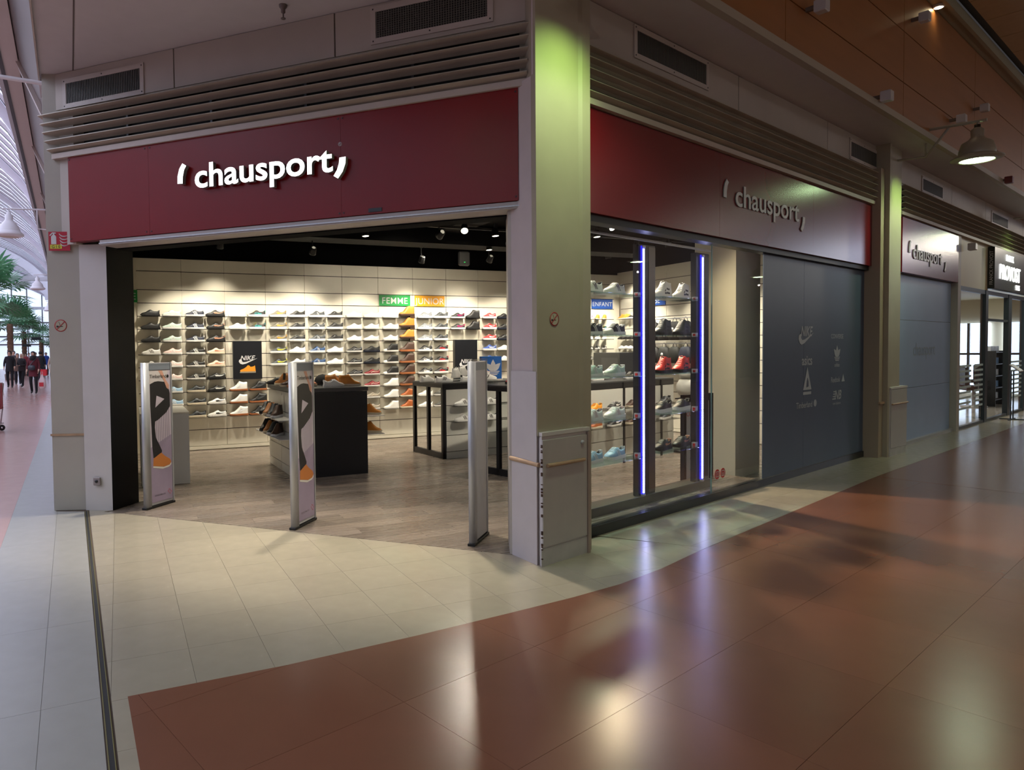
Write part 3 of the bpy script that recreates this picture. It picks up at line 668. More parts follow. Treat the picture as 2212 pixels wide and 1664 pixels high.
def smat(rgb):
    return mat('shoe_%d_%d_%d' % rgb, rgb, .5, noise=.03, nscale=40)
SH = {}
COL = dict(black=(24, 24, 26), white=(232, 230, 226), navy=(28, 34, 52), grey=(110, 114, 118), dgrey=(58, 62, 66), taupe=(96, 92, 80), mint=(186, 206, 194), pink=(228, 198, 190),
           lblue=(150, 184, 214), beige=(212, 186, 166), wheat=(206, 132, 48), brown=(70, 48, 38), rust=(166, 88, 40), red=(176, 24, 30), wine=(128, 20, 32), blue=(36, 70, 150), sblue=(34, 66, 110),
           gum=(172, 106, 64), copper=(190, 128, 100), hot=(230, 30, 110), yell=(216, 216, 40), amber=(232, 150, 36), cream=(226, 214, 190), coral=(235, 60, 54), teal=(40, 150, 150), tan=(176, 116, 66), charcoal=(46, 42, 40), silver=(176, 178, 182), stone=(150, 140, 126), pale=(224, 226, 230))
def shoe_meshes(style, up, sole, mark, mcol, lace, size=1.0, toe=None, lining=None):
    key = (style, up, sole, mark, mcol, lace, size, toe, lining)
    if key in SH: return SH[key]
    L = .29 * size; Wd = .047 * size; out = []
    m = MB(); ring = []; op = STY[style][1]
    for t in STATION:
        pts, h, b = sec(style, t, L, Wd); x = -L / 2 + t * L * .985 + .002
        r = [(x, y, z) for y, z in pts] + [(x, -y, z) for y, z in reversed(pts[:-1])]; ring.append(r)
    N = 11; vs = [p for r in ring for p in r]; fs = []; mi = []
    for i in range(len(ring) - 1):
        for k in range(N - 1):
            a = i * N + k; fs.append((a, a + 1, a + N + 1, a + N))
            mi.append(1 if STATION[i] >= op - .02 and 3 <= k <= 6 else (2 if STATION[i + 1] <= .2 and toe else 0))
    fs.append(tuple(range(N - 1, -1, -1))); mi.append(2 if toe else 0); e = (len(ring) - 1) * N; fs.append(tuple(range(e, e + N))); mi.append(0)
    m.v = [Vector(v) for v in vs]; m.f = [list(f) for f in fs]; m.m = mi; m.sm = [True] * len(fs)
    out.append(('upper', m.mesh('upper', [smat(COL[up]), smat(COL[lining or 'dgrey']), smat(COL[toe or up])]), None))
    m = MB(); st = STY[style][2] * size; vs = []
    for t in STATION:
        w = lerp(WID, t) * Wd * 1.10 + .001; x = -L / 2 + (t * 1.03 - .012) * L; sp = .012 * size * max(0, 1 - t / .14) ** 2; hh = st * (1 + .22 * t)
        vs += [(x, w * .92, sp), (x, w, sp + hh * .5), (x, w * .97, sp * .7 + hh), (x, -w * .97, sp * .7 + hh), (x, -w, sp + hh * .5), (x, -w * .92, sp)]
    fs = []
    for i in range(len(STATION) - 1):
        for k in range(6): a = i * 6 + k; b = i * 6 + (k + 1) % 6; fs.append((a, b, b + 6, a + 6))
    fs += [(5, 4, 3, 2, 1, 0), tuple(range(len(vs) - 6, len(vs)))]
    m.add(vs, fs)
    if style == 'boot' and mark == 'heel': m.box(L * .18, L * .5, -Wd * .7, Wd * .7, -.035, .004)
    out.append(('sole', m.mesh('sole', smat(COL[sole])), None))
    if lace:
        m = MB(); t0, t1 = (.30, op - .03)
        for k in range(5 if STY[style][0][5][1] > .13 else 4):
            t = t0 + (t1 - t0) * k / 4; pts, h, b = sec(style, t, L, Wd); x = -L / 2 + t * L; w = pts[3][0] * .95
            m.tube([(x, -w, pts[3][1] + .002), (x + .002, 0, h + .004), (x, w, pts[3][1] + .002)], .0028 * size, 4)
        out.append(('laces', m.mesh('laces', smat(COL[lace])), None))
    m = MB()
    def onside(pts2):   # polygon in (t, fraction of height) laid on both sides
        for sg in (1, -1):
            v = []
            for t, q in pts2:
                P, h, b = sec(style, t, L, Wd); z = b + .004 + (h - b) * q
                v.append((-L / 2 + t * L, sg * (side_y(style, t, z, L, Wd) + .0018), z))
            m.add(v, [tuple(range(len(v))) if sg < 0 else tuple(reversed(range(len(v))))])
    nm = None
    if mark == 'stripes':
        nm = 'side_stripe'
        for k in range(3):
            t = .42 + k * .075
            for j in range(4): q0, q1 = .08 + j * .18, .08 + (j + 1) * .18; onside([(t + .07 - q0 * .13, q0), (t + .105 - q0 * .13, q0), (t + .105 - q1 * .13, q1), (t + .07 - q1 * .13, q1)])
    elif mark == 'swoosh':
        nm = 'side_logo'
        P = [(.40, .55), (.42, .38), (.46, .28), (.53, .30), (.62, .38), (.72, .48), (.84, .60), (.95, .72), (.84, .70), (.72, .64), (.60, .56), (.52, .50), (.47, .52), (.45, .60), (.43, .66)]
        up_, lo = [(.42, .62), (.47, .53), (.54, .52), (.64, .58), (.76, .66), (.93, .74)], [(.42, .40), (.47, .28), (.54, .27), (.64, .36), (.76, .50), (.93, .72)]
        for k in range(5): onside([lo[k], lo[k + 1], up_[k + 1], up_[k]])
    elif mark == 'letter':
        nm = 'side_logo'
        for a in ((.5, .53), (.60, .63)): onside([(a[0], .2), (a[1], .2), (a[1], .7), (a[0], .7)])
        onside([(.5, .7), (.54, .7), (.63, .2), (.59, .2)])
    elif mark == 'wave':
        nm = 'side_logo'
        for k in range(4): onside([(.4 + k * .13, .28 + k * .10), (.53 + k * .13, .38 + k * .10), (.53 + k * .13, .52 + k * .08), (.4 + k * .13, .45 + k * .08)])
    elif mark == 'panel':
        nm = 'side_panel'
        for k in range(4): onside([(.36 + k * .1, .1), (.46 + k * .1, .1), (.46 + k * .1, .55), (.36 + k * .1, .5)])
    elif mark == 'gore':
        nm = 'elastic_gore'
        for k in range(3): onside([(.60 + k * .05, .35), (.65 + k * .05, .35), (.66 + k * .05, .95), (.60 + k * .05, .95)])
    if nm: out.append((nm, m.mesh(nm, smat(COL[mcol])), None))
    if mark != 'heel' and style in ('court', 'runner'):
        m = MB(); P, h, b = sec(style, .97, L, Wd)
        m.box(L * .462, L * .492, -Wd * .45, Wd * .45, h * .72, h * 1.06, bev=.003); out.append(('heel_tab', m.mesh('heel_tab', smat(COL[mcol or up])), None))
    SH[key] = out; return out
def shoe(kind, label, f, s, n, z, yaw=0, group=None, size=1.0, name=None):
    style, up, sole, mark, mcol, lace = kind[:6]; toe = kind[6] if len(kind) > 6 else None
    nm = {'court': 'sneaker', 'runner': 'running_shoe', 'high': 'high_top_sneaker', 'canvas': 'canvas_sneaker', 'boot': 'boot'}[style]
    t = thing(nm, label, 'boot' if style == 'boot' else 'shoe', f, s, n, z, yaw, group)
    U = None
    for pn, me, _ in shoe_meshes(style, up, sole, mark, mcol, lace, size, toe):
        o = inst(pn, me, t if pn in ('upper', 'sole') else U)
        if pn == 'upper': U = o
    return t
K = {  # style, upper, sole, mark, mark colour, laces, toe
 'kb': ('court', 'black', 'black', None, 'black', 'black'), 'kw3': ('court', 'white', 'white', 'stripes', 'black', 'white'),
 'mint': ('court', 'mint', 'white', 'stripes', 'white', 'white'), 'pk3': ('court', 'pink', 'white', 'stripes', 'white', 'white'), 'lb3': ('court', 'lblue', 'white', 'stripes', 'white', 'white'),
 'nv3': ('court', 'navy', 'white', 'stripes', 'white', 'navy'), 'bk3': ('court', 'black', 'white', 'stripes', 'white', 'white'), 'pat': ('runner', 'dgrey', 'cream', 'panel', 'black', 'black'),
 'bcs': ('court', 'black', 'black', 'swoosh', 'copper', 'black'), 'bgs': ('court', 'beige', 'cream', 'swoosh', 'copper', 'cream'), 'bws': ('court', 'black', 'black', 'swoosh', 'white', 'black'), 'wbs': ('court', 'white', 'white', 'swoosh', 'black', 'white'),
 'w': ('court', 'white', 'white', None, 'white', 'white'), 'whg': ('high', 'white', 'gum', 'swoosh', 'pale', 'white'), 'bhg': ('high', 'black', 'gum', 'swoosh', 'dgrey', 'black'),
 'btl': ('runner', 'black', 'white', 'panel', 'teal', 'yell'), 'tys': ('runner', 'taupe', 'white', 'swoosh', 'amber', 'taupe'), 'gys': ('runner', 'dgrey', 'white', 'swoosh', 'yell', 'dgrey'),
 'bwl': ('runner', 'black', 'white', None, 'dgrey', 'white'), 'wr': ('runner', 'pale', 'white', None, 'silver', 'white'), 'bN': ('runner', 'dgrey', 'white', 'letter', 'silver', 'black'), 'blN': ('runner', 'sblue', 'white', 'letter', 'silver', 'navy'),
 'bk': ('runner', 'black', 'white', None, 'black', 'black'), 'bp': ('court', 'black', 'white', 'wave', 'silver', 'black'), 'bkb': ('court', 'black', 'navy', None, 'black', 'black'), 'rp': ('court', 'wine', 'white', 'wave', 'pink', 'wine'), 'gp': ('court', 'stone', 'white', 'wave', 'cream', 'stone'),
 'cvb': ('canvas', 'black', 'white', None, 'white', 'white', 'white'), 'cvw': ('canvas', 'white', 'white', None, 'white', 'white', 'white'),
 'wht': ('boot', 'wheat', 'brown', 'heel', None, 'brown'), 'brb': ('boot', 'brown', 'gum', None, None, 'brown'), 'rust': ('high', 'rust', 'cream', None, None, 'rust'),
 'grr': ('runner', 'grey', 'white', 'panel', 'silver', 'grey'), 'dgr': ('runner', 'dgrey', 'white', 'panel', 'black', 'black'), 'bw9': ('runner', 'black', 'white', 'panel', 'white', 'black'), 'br9': ('runner', 'black', 'white', 'panel', 'red', 'black'),
 'bpk': ('court', 'black', 'white', 'swoosh', 'hot', 'black'), 'bh': ('high', 'black', 'black', None, None, 'black'), 'rds': ('runner', 'red', 'white', 'swoosh', 'white', 'white'), 'bls': ('runner', 'blue', 'white', 'swoosh', 'white', 'white'),
 'pks': ('runner', 'pink', 'white', 'swoosh', 'white', 'white'), 'bks': ('court', 'black', 'white', 'swoosh', 'white', 'white'),
 'ymb': ('high', 'wheat', 'cream', None, None, 'wheat'), 'tgore': ('boot', 'tan', 'cream', 'gore', 'black', None), 'bgore': ('boot', 'black', 'black', 'gore', 'dgrey', None), 'ggore': ('boot', 'dgrey', 'pale', 'gore', 'black', None), 'cgore': ('boot', 'brown', 'pale', 'gore', 'black', None),
 'coral': ('high', 'coral', 'black', 'panel', 'black', 'coral'), 'redb': ('high', 'red', 'black', 'panel', 'black', 'black'), 'bball': ('high', 'white', 'white', 'panel', 'black', 'white'), 'dball': ('high', 'dgrey', 'black', 'panel', 'black', 'dgrey'),
 'wmid': ('high', 'white', 'white', None, None, 'white'), 'w3t': ('court', 'black', 'white', 'stripes', 'white', 'white', 'white'), 'yel': ('court', 'amber', 'cream', None, 'amber', 'wheat'), 'brl': ('court', 'brown', 'cream', None, 'brown', 'brown'),
}
DESC = {'kb': 'black low leather sneaker', 'kw3': 'white sneaker with black stripes', 'mint': 'mint sneaker with white stripes', 'pk3': 'pale pink striped sneaker', 'lb3': 'light blue striped sneaker',
 'nv3': 'navy sneaker with white stripes', 'bk3': 'black sneaker with white stripes', 'pat': 'patterned dark running shoe', 'bcs': 'black sneaker with copper swoosh', 'bgs': 'beige sneaker with tan swoosh', 'bws': 'black sneaker with white swoosh', 'wbs': 'white sneaker with black swoosh',
 'w': 'plain white sneaker', 'whg': 'white gum-soled high-top', 'bhg': 'black gum-soled high-top', 'btl': 'black and teal running shoe', 'tys': 'taupe sneaker with orange swoosh', 'gys': 'grey sneaker with yellow swoosh', 'bwl': 'black white-laced running shoe', 'wr': 'white running shoe', 'bN': 'dark grey running shoe', 'blN': 'blue running shoe',
 'bk': 'black white-soled running shoe', 'bp': 'black sneaker with silver wave', 'bkb': 'all-black sneaker', 'rp': 'dark red suede sneaker', 'gp': 'grey-beige suede sneaker', 'cvb': 'black canvas high-top', 'cvw': 'white canvas high-top', 'wht': 'wheat heeled boot', 'brb': 'dark brown ankle boot', 'rust': 'rust-orange mid-top', 'grr': 'grey running shoe', 'dgr': 'dark grey running shoe', 'bw9': 'black and white running shoe', 'br9': 'black and red running shoe',
 'bpk': 'black sneaker with pink swoosh', 'bh': 'all-black high-top', 'rds': 'red and white running shoe', 'bls': 'blue and white running shoe', 'pks': 'pink running shoe', 'bks': 'black sneaker with white swoosh'}

# ------------------------------------------------------------------ wall display bays and their shoes
EDGE = (.065, .335, .545, .750, .955, 1.16, 1.365, 1.57, 1.77, 1.975, 2.18, 2.39, 2.60, 2.895)
DECK = EDGE[2:11][::-1]           # the nine shoe levels, top first
BW = .67
pm = {}
def bay(f, s0, n, label, w=BW, holes=None, top=True):
    t = thing('display_bay', label, 'shelving', f, s0, n, 0, group=None)
    for k in range(len(EDGE)):
        z0 = EDGE[k]; z1 = EDGE[k + 1] if k + 1 < len(EDGE) else 3.10
        key = (round(w, 3), k)
        if key not in pm: pm[key] = MB().box(.004, w - .004, -.018, 0, z0 + .006, z1 - .006).mesh('panel', M_wallpanel)
        inst('panel', pm[key], t)
    if 'back' + str(w) not in pm:
        m = MB()
        for z in EDGE[1:]: m.box(0, w, -.006, .0, z - .008, z + .008)
        pm['back' + str(w)] = m.mesh('slot_rail', mat('slot_dark', (70, 62, 56), .5))
    inst('slot_rail', pm['back' + str(w)], t)
    if 'pl' + str(w) not in pm: pm['pl' + str(w)] = MB().box(0, w, -.012, 0, .0, .012).box(0, w, -.03, -.012, .012, .062).mesh('plinth', M_wallpanel)
    inst('plinth', pm['pl' + str(w)], t)
    return t
SHELF = MB().box(-.145, .145, -.135, -.018, -.006, 0)  .box(-.145, .145, -.020, -.016, -.03, .02).mesh('shelf', M_acryl)
ORD = ('top', 'second', 'third', 'fourth', 'fifth', 'sixth', 'seventh', 'eighth', 'ninth')
CN = ('first', 'second', 'third', 'fourth', 'fifth', 'sixth', 'seventh', 'eighth', 'ninth', 'tenth', 'eleventh', 'twelfth', 'thirteenth', 'fourteenth', 'fifteenth', 'sixteenth', 'seventeenth', 'eighteenth', 'nineteenth', 'twentieth')
BAYS = [
 (['kb'] * 3 + ['kw3', 'w', 'w', 'kb', 'w', 'w'], ['mint'] * 3 + ['pk3'] * 3 + ['lb3'] * 3),
 (['nv3'] * 3 + ['bk3'] * 3 + ['pat'] * 3, ['bcs'] * 3 + ['bgs'] * 2 + ['bws'] * 2 + ['wbs'] * 2),
 (['w'] * 2 + [None] * 4 + ['whg'] * 3, ['btl'] * 2 + [None] * 4 + ['bhg'] * 3),
 (['tys'] * 3 + ['gys'] * 2 + [None] * 4, ['bwl'] * 3 + ['wr'] * 2 + [None] * 4),
 (['bN'] * 3 + ['blN'] * 2 + [None] * 4, ['bk'] * 3 + ['w'] * 3 + [None] * 3),
 (['w'] * 3 + ['bp'] * 3 + [None] * 3, ['w'] * 3 + ['bkb'] * 2 + ['rp'] * 2 + ['gp'] * 2),
 (['w'] * 3 + ['cvb'] * 3 + ['cvw'] * 3, ['wht'] * 3 + ['brb'] * 4 + ['rust'] * 2),
 (['grr'] * 3 + ['bw9'] * 3 + ['w'] * 3, ['dgr'] * 3 + ['br9'] * 3 + ['bks'] * 3),
 (['bpk'] * 2 + [None] * 7, ['bh'] * 2 + [None] * 7),
 (['rds'] * 3 + ['bls'] * 2 + ['pks'] + [None] * 3, ['bkb'] * 3 + ['w'] * 2 + [None] * 4),
]
BL = ['behind the first security gate', 'right of the first security gate', 'with the taller logo poster', 'right of the left logo poster', 'behind the middle security gate', 'with dark red shoes low down',
      'under the green sign', 'under the yellow sign', 'with the logo poster of a white shoe', 'left of the corner column']
for b, cols in enumerate(BAYS):
    s0 = .125 + BW * b
    t = bay('W', s0, 11.80, 'ivory shoe wall bay ' + BL[b])
    for c, kinds in enumerate(cols):
        s = s0 + (.19, .51)[c] + (.012 if b >= 6 else 0)
        for r, k in enumerate(kinds):
            if not k: continue
            inst('shelf', SHELF, t, (s - s0, 0, DECK[r]))
            shoe(K[k], '%s on back wall, %s row down, %s column' % (DESC[k], ORD[r], CN[2 * b + c]), 'W', s, 11.80 - .082, DECK[r] + (.036 if k == 'wht' else .001), rnd.uniform(-.04, .04), group='shoes on the back wall', size=rnd.uniform(.97, 1.03))
for b in range(10, 13):
    t = bay('W', .125 + BW * b, 11.80, ('ivory shoe wall bay hidden behind the corner column', 'ivory shoe wall bay seen past the corner column', 'ivory shoe wall bay under the ENFANT sign')[b - 10])
bay('W', .125 + BW * 13, 11.80, 'narrow ivory wall bay in the far corner', w=.50)
KID = [('kbp', ('runner', 'white', 'white', 'panel', 'hot', 'black'), 'white and pink kids shoe'), ('ky', K['ymb'], 'small wheat kids boot')]
kr = [(0, 'ymb', 'small wheat kids boot'), (1, 'btl', 'small dark kids sneaker'), (2, 'w', 'small white kids sneaker'), (3, 'bw9', 'small black-white kids sneaker'), (4, 'bks', 'small black kids trainer'), (5, 'kb', 'small all-black kids shoe')]
for r, k, d in kr:
    for j, s in enumerate((8.62, 8.79, 8.96)):
        kk = K[k] if not (j == 0 and r in (0,)) else KID[0][1]
        if r == 5 and j == 2: kk = ('court', 'pink', 'white', 'swoosh', 'hot', 'white')
        shoe(kk, '%s, %s of three, %s row right of ENFANT wall' % (('white-pink kids shoe' if kk is KID[0][1] else 'small pink kids shoe' if kk[1] == 'pink' else d), ('first', 'second', 'third')[j], ORD[r]), 'W', s + .06, 11.80 - .09, DECK[r], .5, group='kids shoes seen through the window', size=.62)
    o = MB().box(0, .64, -.15, -.018, -.007, 0).build('wall_shelf', M_acryl); o.location = fw('W', 8.50, 11.80, DECK[r] - .001); o.rotation_euler.z = ANG['W']
    tag(o, 'clear %s shelf of kids shoes beneath the ENFANT sign' % ORD[r], 'shelf', 'clear wall shelves by the corner')
# side wall bays
for b in range(6): bay('V', -11.74 + BW * b, 9.47, 'ivory side wall bay, %s from the far corner' % CN[b])
for r, k, d in ((0, 'ymb', 'wheat kids shoe'), (2, 'kb', 'black kids shoe'), (3, 'w', 'white kids shoe')):
    for j, s in enumerate((-11.60, -11.46, -11.32, -11.18)):
        kk = K[k] if not (r == 0 and j > 1) else K['bk']
        shoe(kk, '%s on side wall, %s row, %s from the corner' % (d if kk is K[k] else 'dark kids shoe', ORD[r], CN[j]), 'V', s, 9.47 - .09, DECK[r], .3, group='kids shoes on the side wall', size=.66)
    o = MB().box(0, .62, -.15, -.018, -.007, 0).build('wall_shelf', M_acryl); o.location = fw('V', -11.70, 9.47, DECK[r] - .001); o.rotation_euler.z = ANG['V']
    tag(o, 'clear %s shelf on the side wall by the far corner' % ORD[r], 'shelf', 'clear wall shelves by the corner')
# department signs
def dept(body, f, s, n, z, w, colr, label, size=.17, h=.195, sx=1):
    t = thing('department_sign', label, 'sign', f, s, n, z, group='department signs')
    MB().box(-w / 2, w / 2, -.012, 0, -h / 2, h / 2).build('board', mat('board_' + body.lower().replace('\u00c9', 'e'), colr, .45), t)
    vs, fs = textmesh(body, size, 0, .004, 0, 1, 1.06); MB().add([place2d(0, -.0125, -size * .36, 1) @ v for v in vs], fs).build('lettering', M_vinyl, t)
dept('FEMME', 'W', 4.46, 11.78, 2.495, .60, (14, 138, 62), 'green FEMME sign high on the shoe wall', .16)
dept('JUNIOR', 'W', 5.15, 11.78, 2.495, .60, (226, 158, 34), 'yellow-orange JUNIOR sign high on the shoe wall', .16)
dept('ENFANT', 'W', 9.02, 11.78, 2.495, .52, (20, 74, 160), 'blue ENFANT sign by the far corner', .125)
dept('B\u00c9B\u00c9', 'V', -10.72, 9.45, 2.50, .62, (20, 74, 160), 'blue sign ending in B\u00c9 behind the window post', .15)
dept('HOMME', 'W', -.165, 11.78, 2.495, .6, (14, 138, 62), 'sliver of a green sign beside the black entrance jamb', .15)
# logo posters
def poster(s, z0, z1, w, label, shoe_col, sole_col, sw=None):
    t = thing('logo_poster', label, 'poster', 'W', s, 11.70, z0, group='black logo posters on the shoe wall')
    H = z1 - z0
    t0 = t; t = MB().box(0, w, 0, .08, 0, H, bev=.003).build('box', M_navy, t)
    b = MB(); shape2d(b, ccw([(x * .31, z * .31) for x, z in SWOOSH]), place2d(w * .52, -.001, H * .47)); vs, fs = textmesh('NIKE', .105, 0, .014, .3, 1); b.add([place2d(w * .48, -.0012, H * .50) @ v for v in vs], fs); b.build('logo_print', M_vinyl, t)
    P = [(-.47, 0), (-.5, .1), (-.42, .17), (-.25, .25), (-.1, .38), (.0, .52), (.1, .5), (.18, .38), (.38, .42), (.46, .5), (.49, .2), (.5, 0)]
    b = MB(); shape2d(b, ccw([(x * w * .54, z * .20) for x, z in P]), place2d(w * .5, -.001, H * .20)); b.build('shoe_print', mat('print_' + shoe_col, COL[shoe_col], .5), t)
    b = MB(); shape2d(b, ccw([(x * w * .56, z) for x, z in ((-.5, -.022), (-.49, .0), (.5, .004), (.49, -.022))]), place2d(w * .5, -.001, H * .20)); b.build('sole_print', mat('print_' + sole_col, COL[sole_col], .5), t)
    if sw: b = MB(); shape2d(b, ccw([(x * .13, z * .13) for x, z in SWOOSH]), place2d(w * .56, -.0035, H * .27)); b.build('shoe_logo_print', mat('print_' + sw, COL[sw], .5), t)
poster(1.575, 1.145, 1.78, .47, 'black logo poster with a yellow shoe on the shoe wall', 'amber', 'stone')
poster(5.62, .90, 1.78, .47, 'black logo poster with a white shoe, behind the glass island', 'white', 'pale', 'black')

# ------------------------------------------------------------------ islands
ANG['C'] = ANG['W'] + R(1.8); ANG['G'] = ANG['W'] + R(6.0)
c1 = toframe('C', (-1.49, 8.60))
def ci(s, n): return fw('C', c1[0] + s, c1[1] + n)
isl = thing('display_island', 'white drawer island with a slate top and a dark end panel', 'display unit', 'C', c1[0], c1[1], 0)
MB().box(0.02, .93, .02, 1.50, 0, 1.07).build('carcass', M_islandw, isl)
MB().box(.0, .955, .0, .02, 0, 1.075).build('end_panel', M_navy, isl)
MB().box(-.01, .965, -.01, 1.53, 1.078, 1.13, bev=.004).build('top', M_islandt, isl)
for sx_, x0, x1 in ((0, 0.0, .02), (1, .93, .95)):
    for y0, y1 in ((.02, .76), (.765, 1.50)):
        for z0, z1 in ((.0, .11), (.118, .335), (.345, .545), (.555, .80), (.81, 1.07)):
            MB().box(x0, x1, y0 + .003, y1 - .003, z0, z1 - .002).build('drawer_front', M_islandw, isl)
MB().lathe([(.008, 0), (.008, .004), (0, .004)], 10, 0, Matrix.Translation((0, .70, 1.03)) @ Matrix.Rotation(R(-90), 4, 'Y')).build('lock', M_alu, isl)
for z in (.50, .74):
    MB().box(-.20, 0, .05, 1.48, z - .008, z).build('side_shelf', mat('shelf_lacquer', (206, 204, 200), .3), isl)
    MB().box(.95, 1.22, .05, 1.48, z - .008, z).build('side_shelf', mat('shelf_lacquer', (206, 204, 200)), isl)
seq = [('cgore', 'dark brown slip-on boot'), ('ggore', 'grey slip-on boot'), ('tgore', 'tan slip-on boot'), ('bgore', 'black slip-on boot')]
for lv, z in enumerate((.74, .50)):
    for j, (k, d) in enumerate(seq):
        p = ci(-.115, .50 + j * .235)
        shoe(K[k], '%s on the %s side shelf of the drawer island' % (d, ('upper', 'lower')[lv]), 'N', p.x, p.y, z + .001, ANG['C'] + R(50), group='boots on the drawer island side shelves', size=.94)
    for j in range(2):
        p = ci(1.105, .25 + j * .5); 
        if j == 0: shoe(K['ymb'], 'wheat boot on the right side shelf of the drawer island, %s' % ('upper', 'lower')[lv], 'N', p.x, p.y, z + .001, ANG['C'] + R(150), size=.95)
top = [('kb', 'black shoe at the far left of the drawer island top', .10, 1.40, -20), ('tgore', 'tan slip-on boot standing on the drawer island top', .09, .98, -55), ('ggore', 'dark slip-on boot behind the tan boot, island top', .30, 1.15, -30), ('brl', 'dark brown low shoe left of the middle security gate', .10, .62, 10),
       ('brb', 'small brown boot just left of the middle security gate', .07, .34, -80), ('rust', 'brown leather mid-top on the island top, right of the gate', .34, .60, 120), ('w', 'big white sneaker at the front of the drawer island top', .55, .14, -172),
       ('ymb', 'wheat work boot left of its twin on the drawer island', .66, .40, 150), ('ymb', 'wheat work boot at the right end of the drawer island', .80, .24, 165), ('w', 'white sneaker behind the black cap on the drawer island', .86, 1.2, 180), ('kw3', 'small white shoe at the right rear island corner', .90, .50, 170)]
for k, d, x, y, a in top:
    p = ci(x, y); shoe(K[k], d, 'N', p.x, p.y, 1.131, ANG['C'] + R(a), group='shoes on the drawer island top')
t = thing('cap', 'black cap lying behind the big white sneaker', 'cap', 'C', c1[0] + .60, c1[1] + .80, 1.131)
MB().lathe([(.115, 0), (.118, .05), (.10, .10), (.06, .135), (0, .15)], 20).build('crown', mat('cap_black', (22, 22, 24), .8), t)
MB().prism(ccw([(-.09, -.09), (-.07, -.17), (0, -.2), (.07, -.17), (.09, -.09)]), .004, .012).build('visor', mat('cap_black', (22, 22, 24)), t)
# glass-ended islands
def glassisland(f, s, n, w, d, h, label, lab2, glass_side_posts):
    t = thing('display_island', label, 'display unit', f, s, n, 0)
    fr = .055
    for y in glass_side_posts: MB().box(0, .05, y, y + .05, 0, h - .05).build('frame_post', M_dark, t)
    MB().box(0, .05, 0, d, 0, .085).build('frame_rail', M_dark, t); MB().box(0, .05, 0, d, h - .075, h - .02).build('frame_rail', M_dark, t)
    MB().box(.02, .028, .05, d - .05, .08, h - .06).build('pane', M_glass, t)
    MB().box(0, w, 0, d, h - .022, h, bev=.003).build('top', M_islandt, t)
    MB().box(.05, w, .0, .02, h - .10, h - .022).build('top_rail', M_dark, t)
    x = .06
    while x < w - .1:
        e = min(x + .95, w)
        for z0, z1 in ((.0, .10), (.105, .34), (.345, .55), (.555, .78), (.785, h - .10)):
            MB().box(x + .003, e - .003, .0, .02, z0, z1 - .004).build('panel', M_islandw, t)
        if x > .1: MB().box(x - .02, x + .02, -.012, .02, 0, h - .02).build('frame_post', M_dark, t)
        x = e
    MB().box(.06, w, .02, .035, 0, h - .1).build('back', mat('slot_dark', (70, 62, 56)), t)
    for z in (.545, .775): MB().box(.10, w - .02, -.16, .0, z - .008, z).build('front_shelf', M_acryl, t)
    return t
g1 = toframe('G', (.403, 10.057))
glassisland('G', g1[0], g1[1], 1.6, .92, 1.115, 'white and grey island with a glazed left end, further back', '', (0, .43, .87))
B2 = (6.35, 5.55)
glassisland('B', B2[0], B2[1], 3.25, 1.05, 1.14, 'long white island nearest the right window, glazed left end', '', (0, .5, 1.0))
def gi(s, n): return fw('G', g1[0] + s, g1[1] + n)
for lv, z in enumerate((.775, .545)):
    for j in range(2):
        p = gi(.30 + .46 * j, -.085); shoe(K['kw3'], 'white black-striped sneaker on island front, %s shelf, %s' % (('upper', 'lower')[lv], ('left one', 'beside the third gate')[j]), 'N', p.x, p.y, z + .001, ANG['G'], group='sneakers on the glazed island front')
for k, d, x, y, z, a in [('kw3', 'white striped sneaker at the left corner of the glazed island top', .12, .16, 0, 180), ('w', 'white sneaker behind the left corner of the glazed island top', -.0, .45, 0, 200), ('kw3', 'white striped sneaker at the middle front of the island top', .55, .13, 0, 178), ('wmid', 'white mid-top raised behind the striped sneaker', .48, .38, .05, 215), ('wmid', 'second white mid-top raised further right', .66, .46, .07, 210),
                     ('rds', 'white and red shoe near the third gate on the island top', .86, .32, .05, 175), ('kw3', 'striped shoe low beside the third gate on the island top', 1.0, .12, 0, 180)]:
    p = gi(x, y); kk = K[k] if k != 'rds' else ('high', 'white', 'white', 'panel', 'red', 'white')
    shoe(kk, d, 'N', p.x, p.y, 1.116 + z, ANG['G'] + R(a), group='sneakers on the glazed island top')
    if z: o = MB().box(-.13, .13, -.07, .07, 0, z - .001).build('shoe_riser', M_acryl); o.location = (p.x, p.y, 1.116); o.rotation_euler.z = ANG['G'] + R(a); tag(o, 'clear riser under the ' + d[:38].rstrip(), 'riser')
def bi(s, n): return fw('B', B2[0] + s, B2[1] + n)
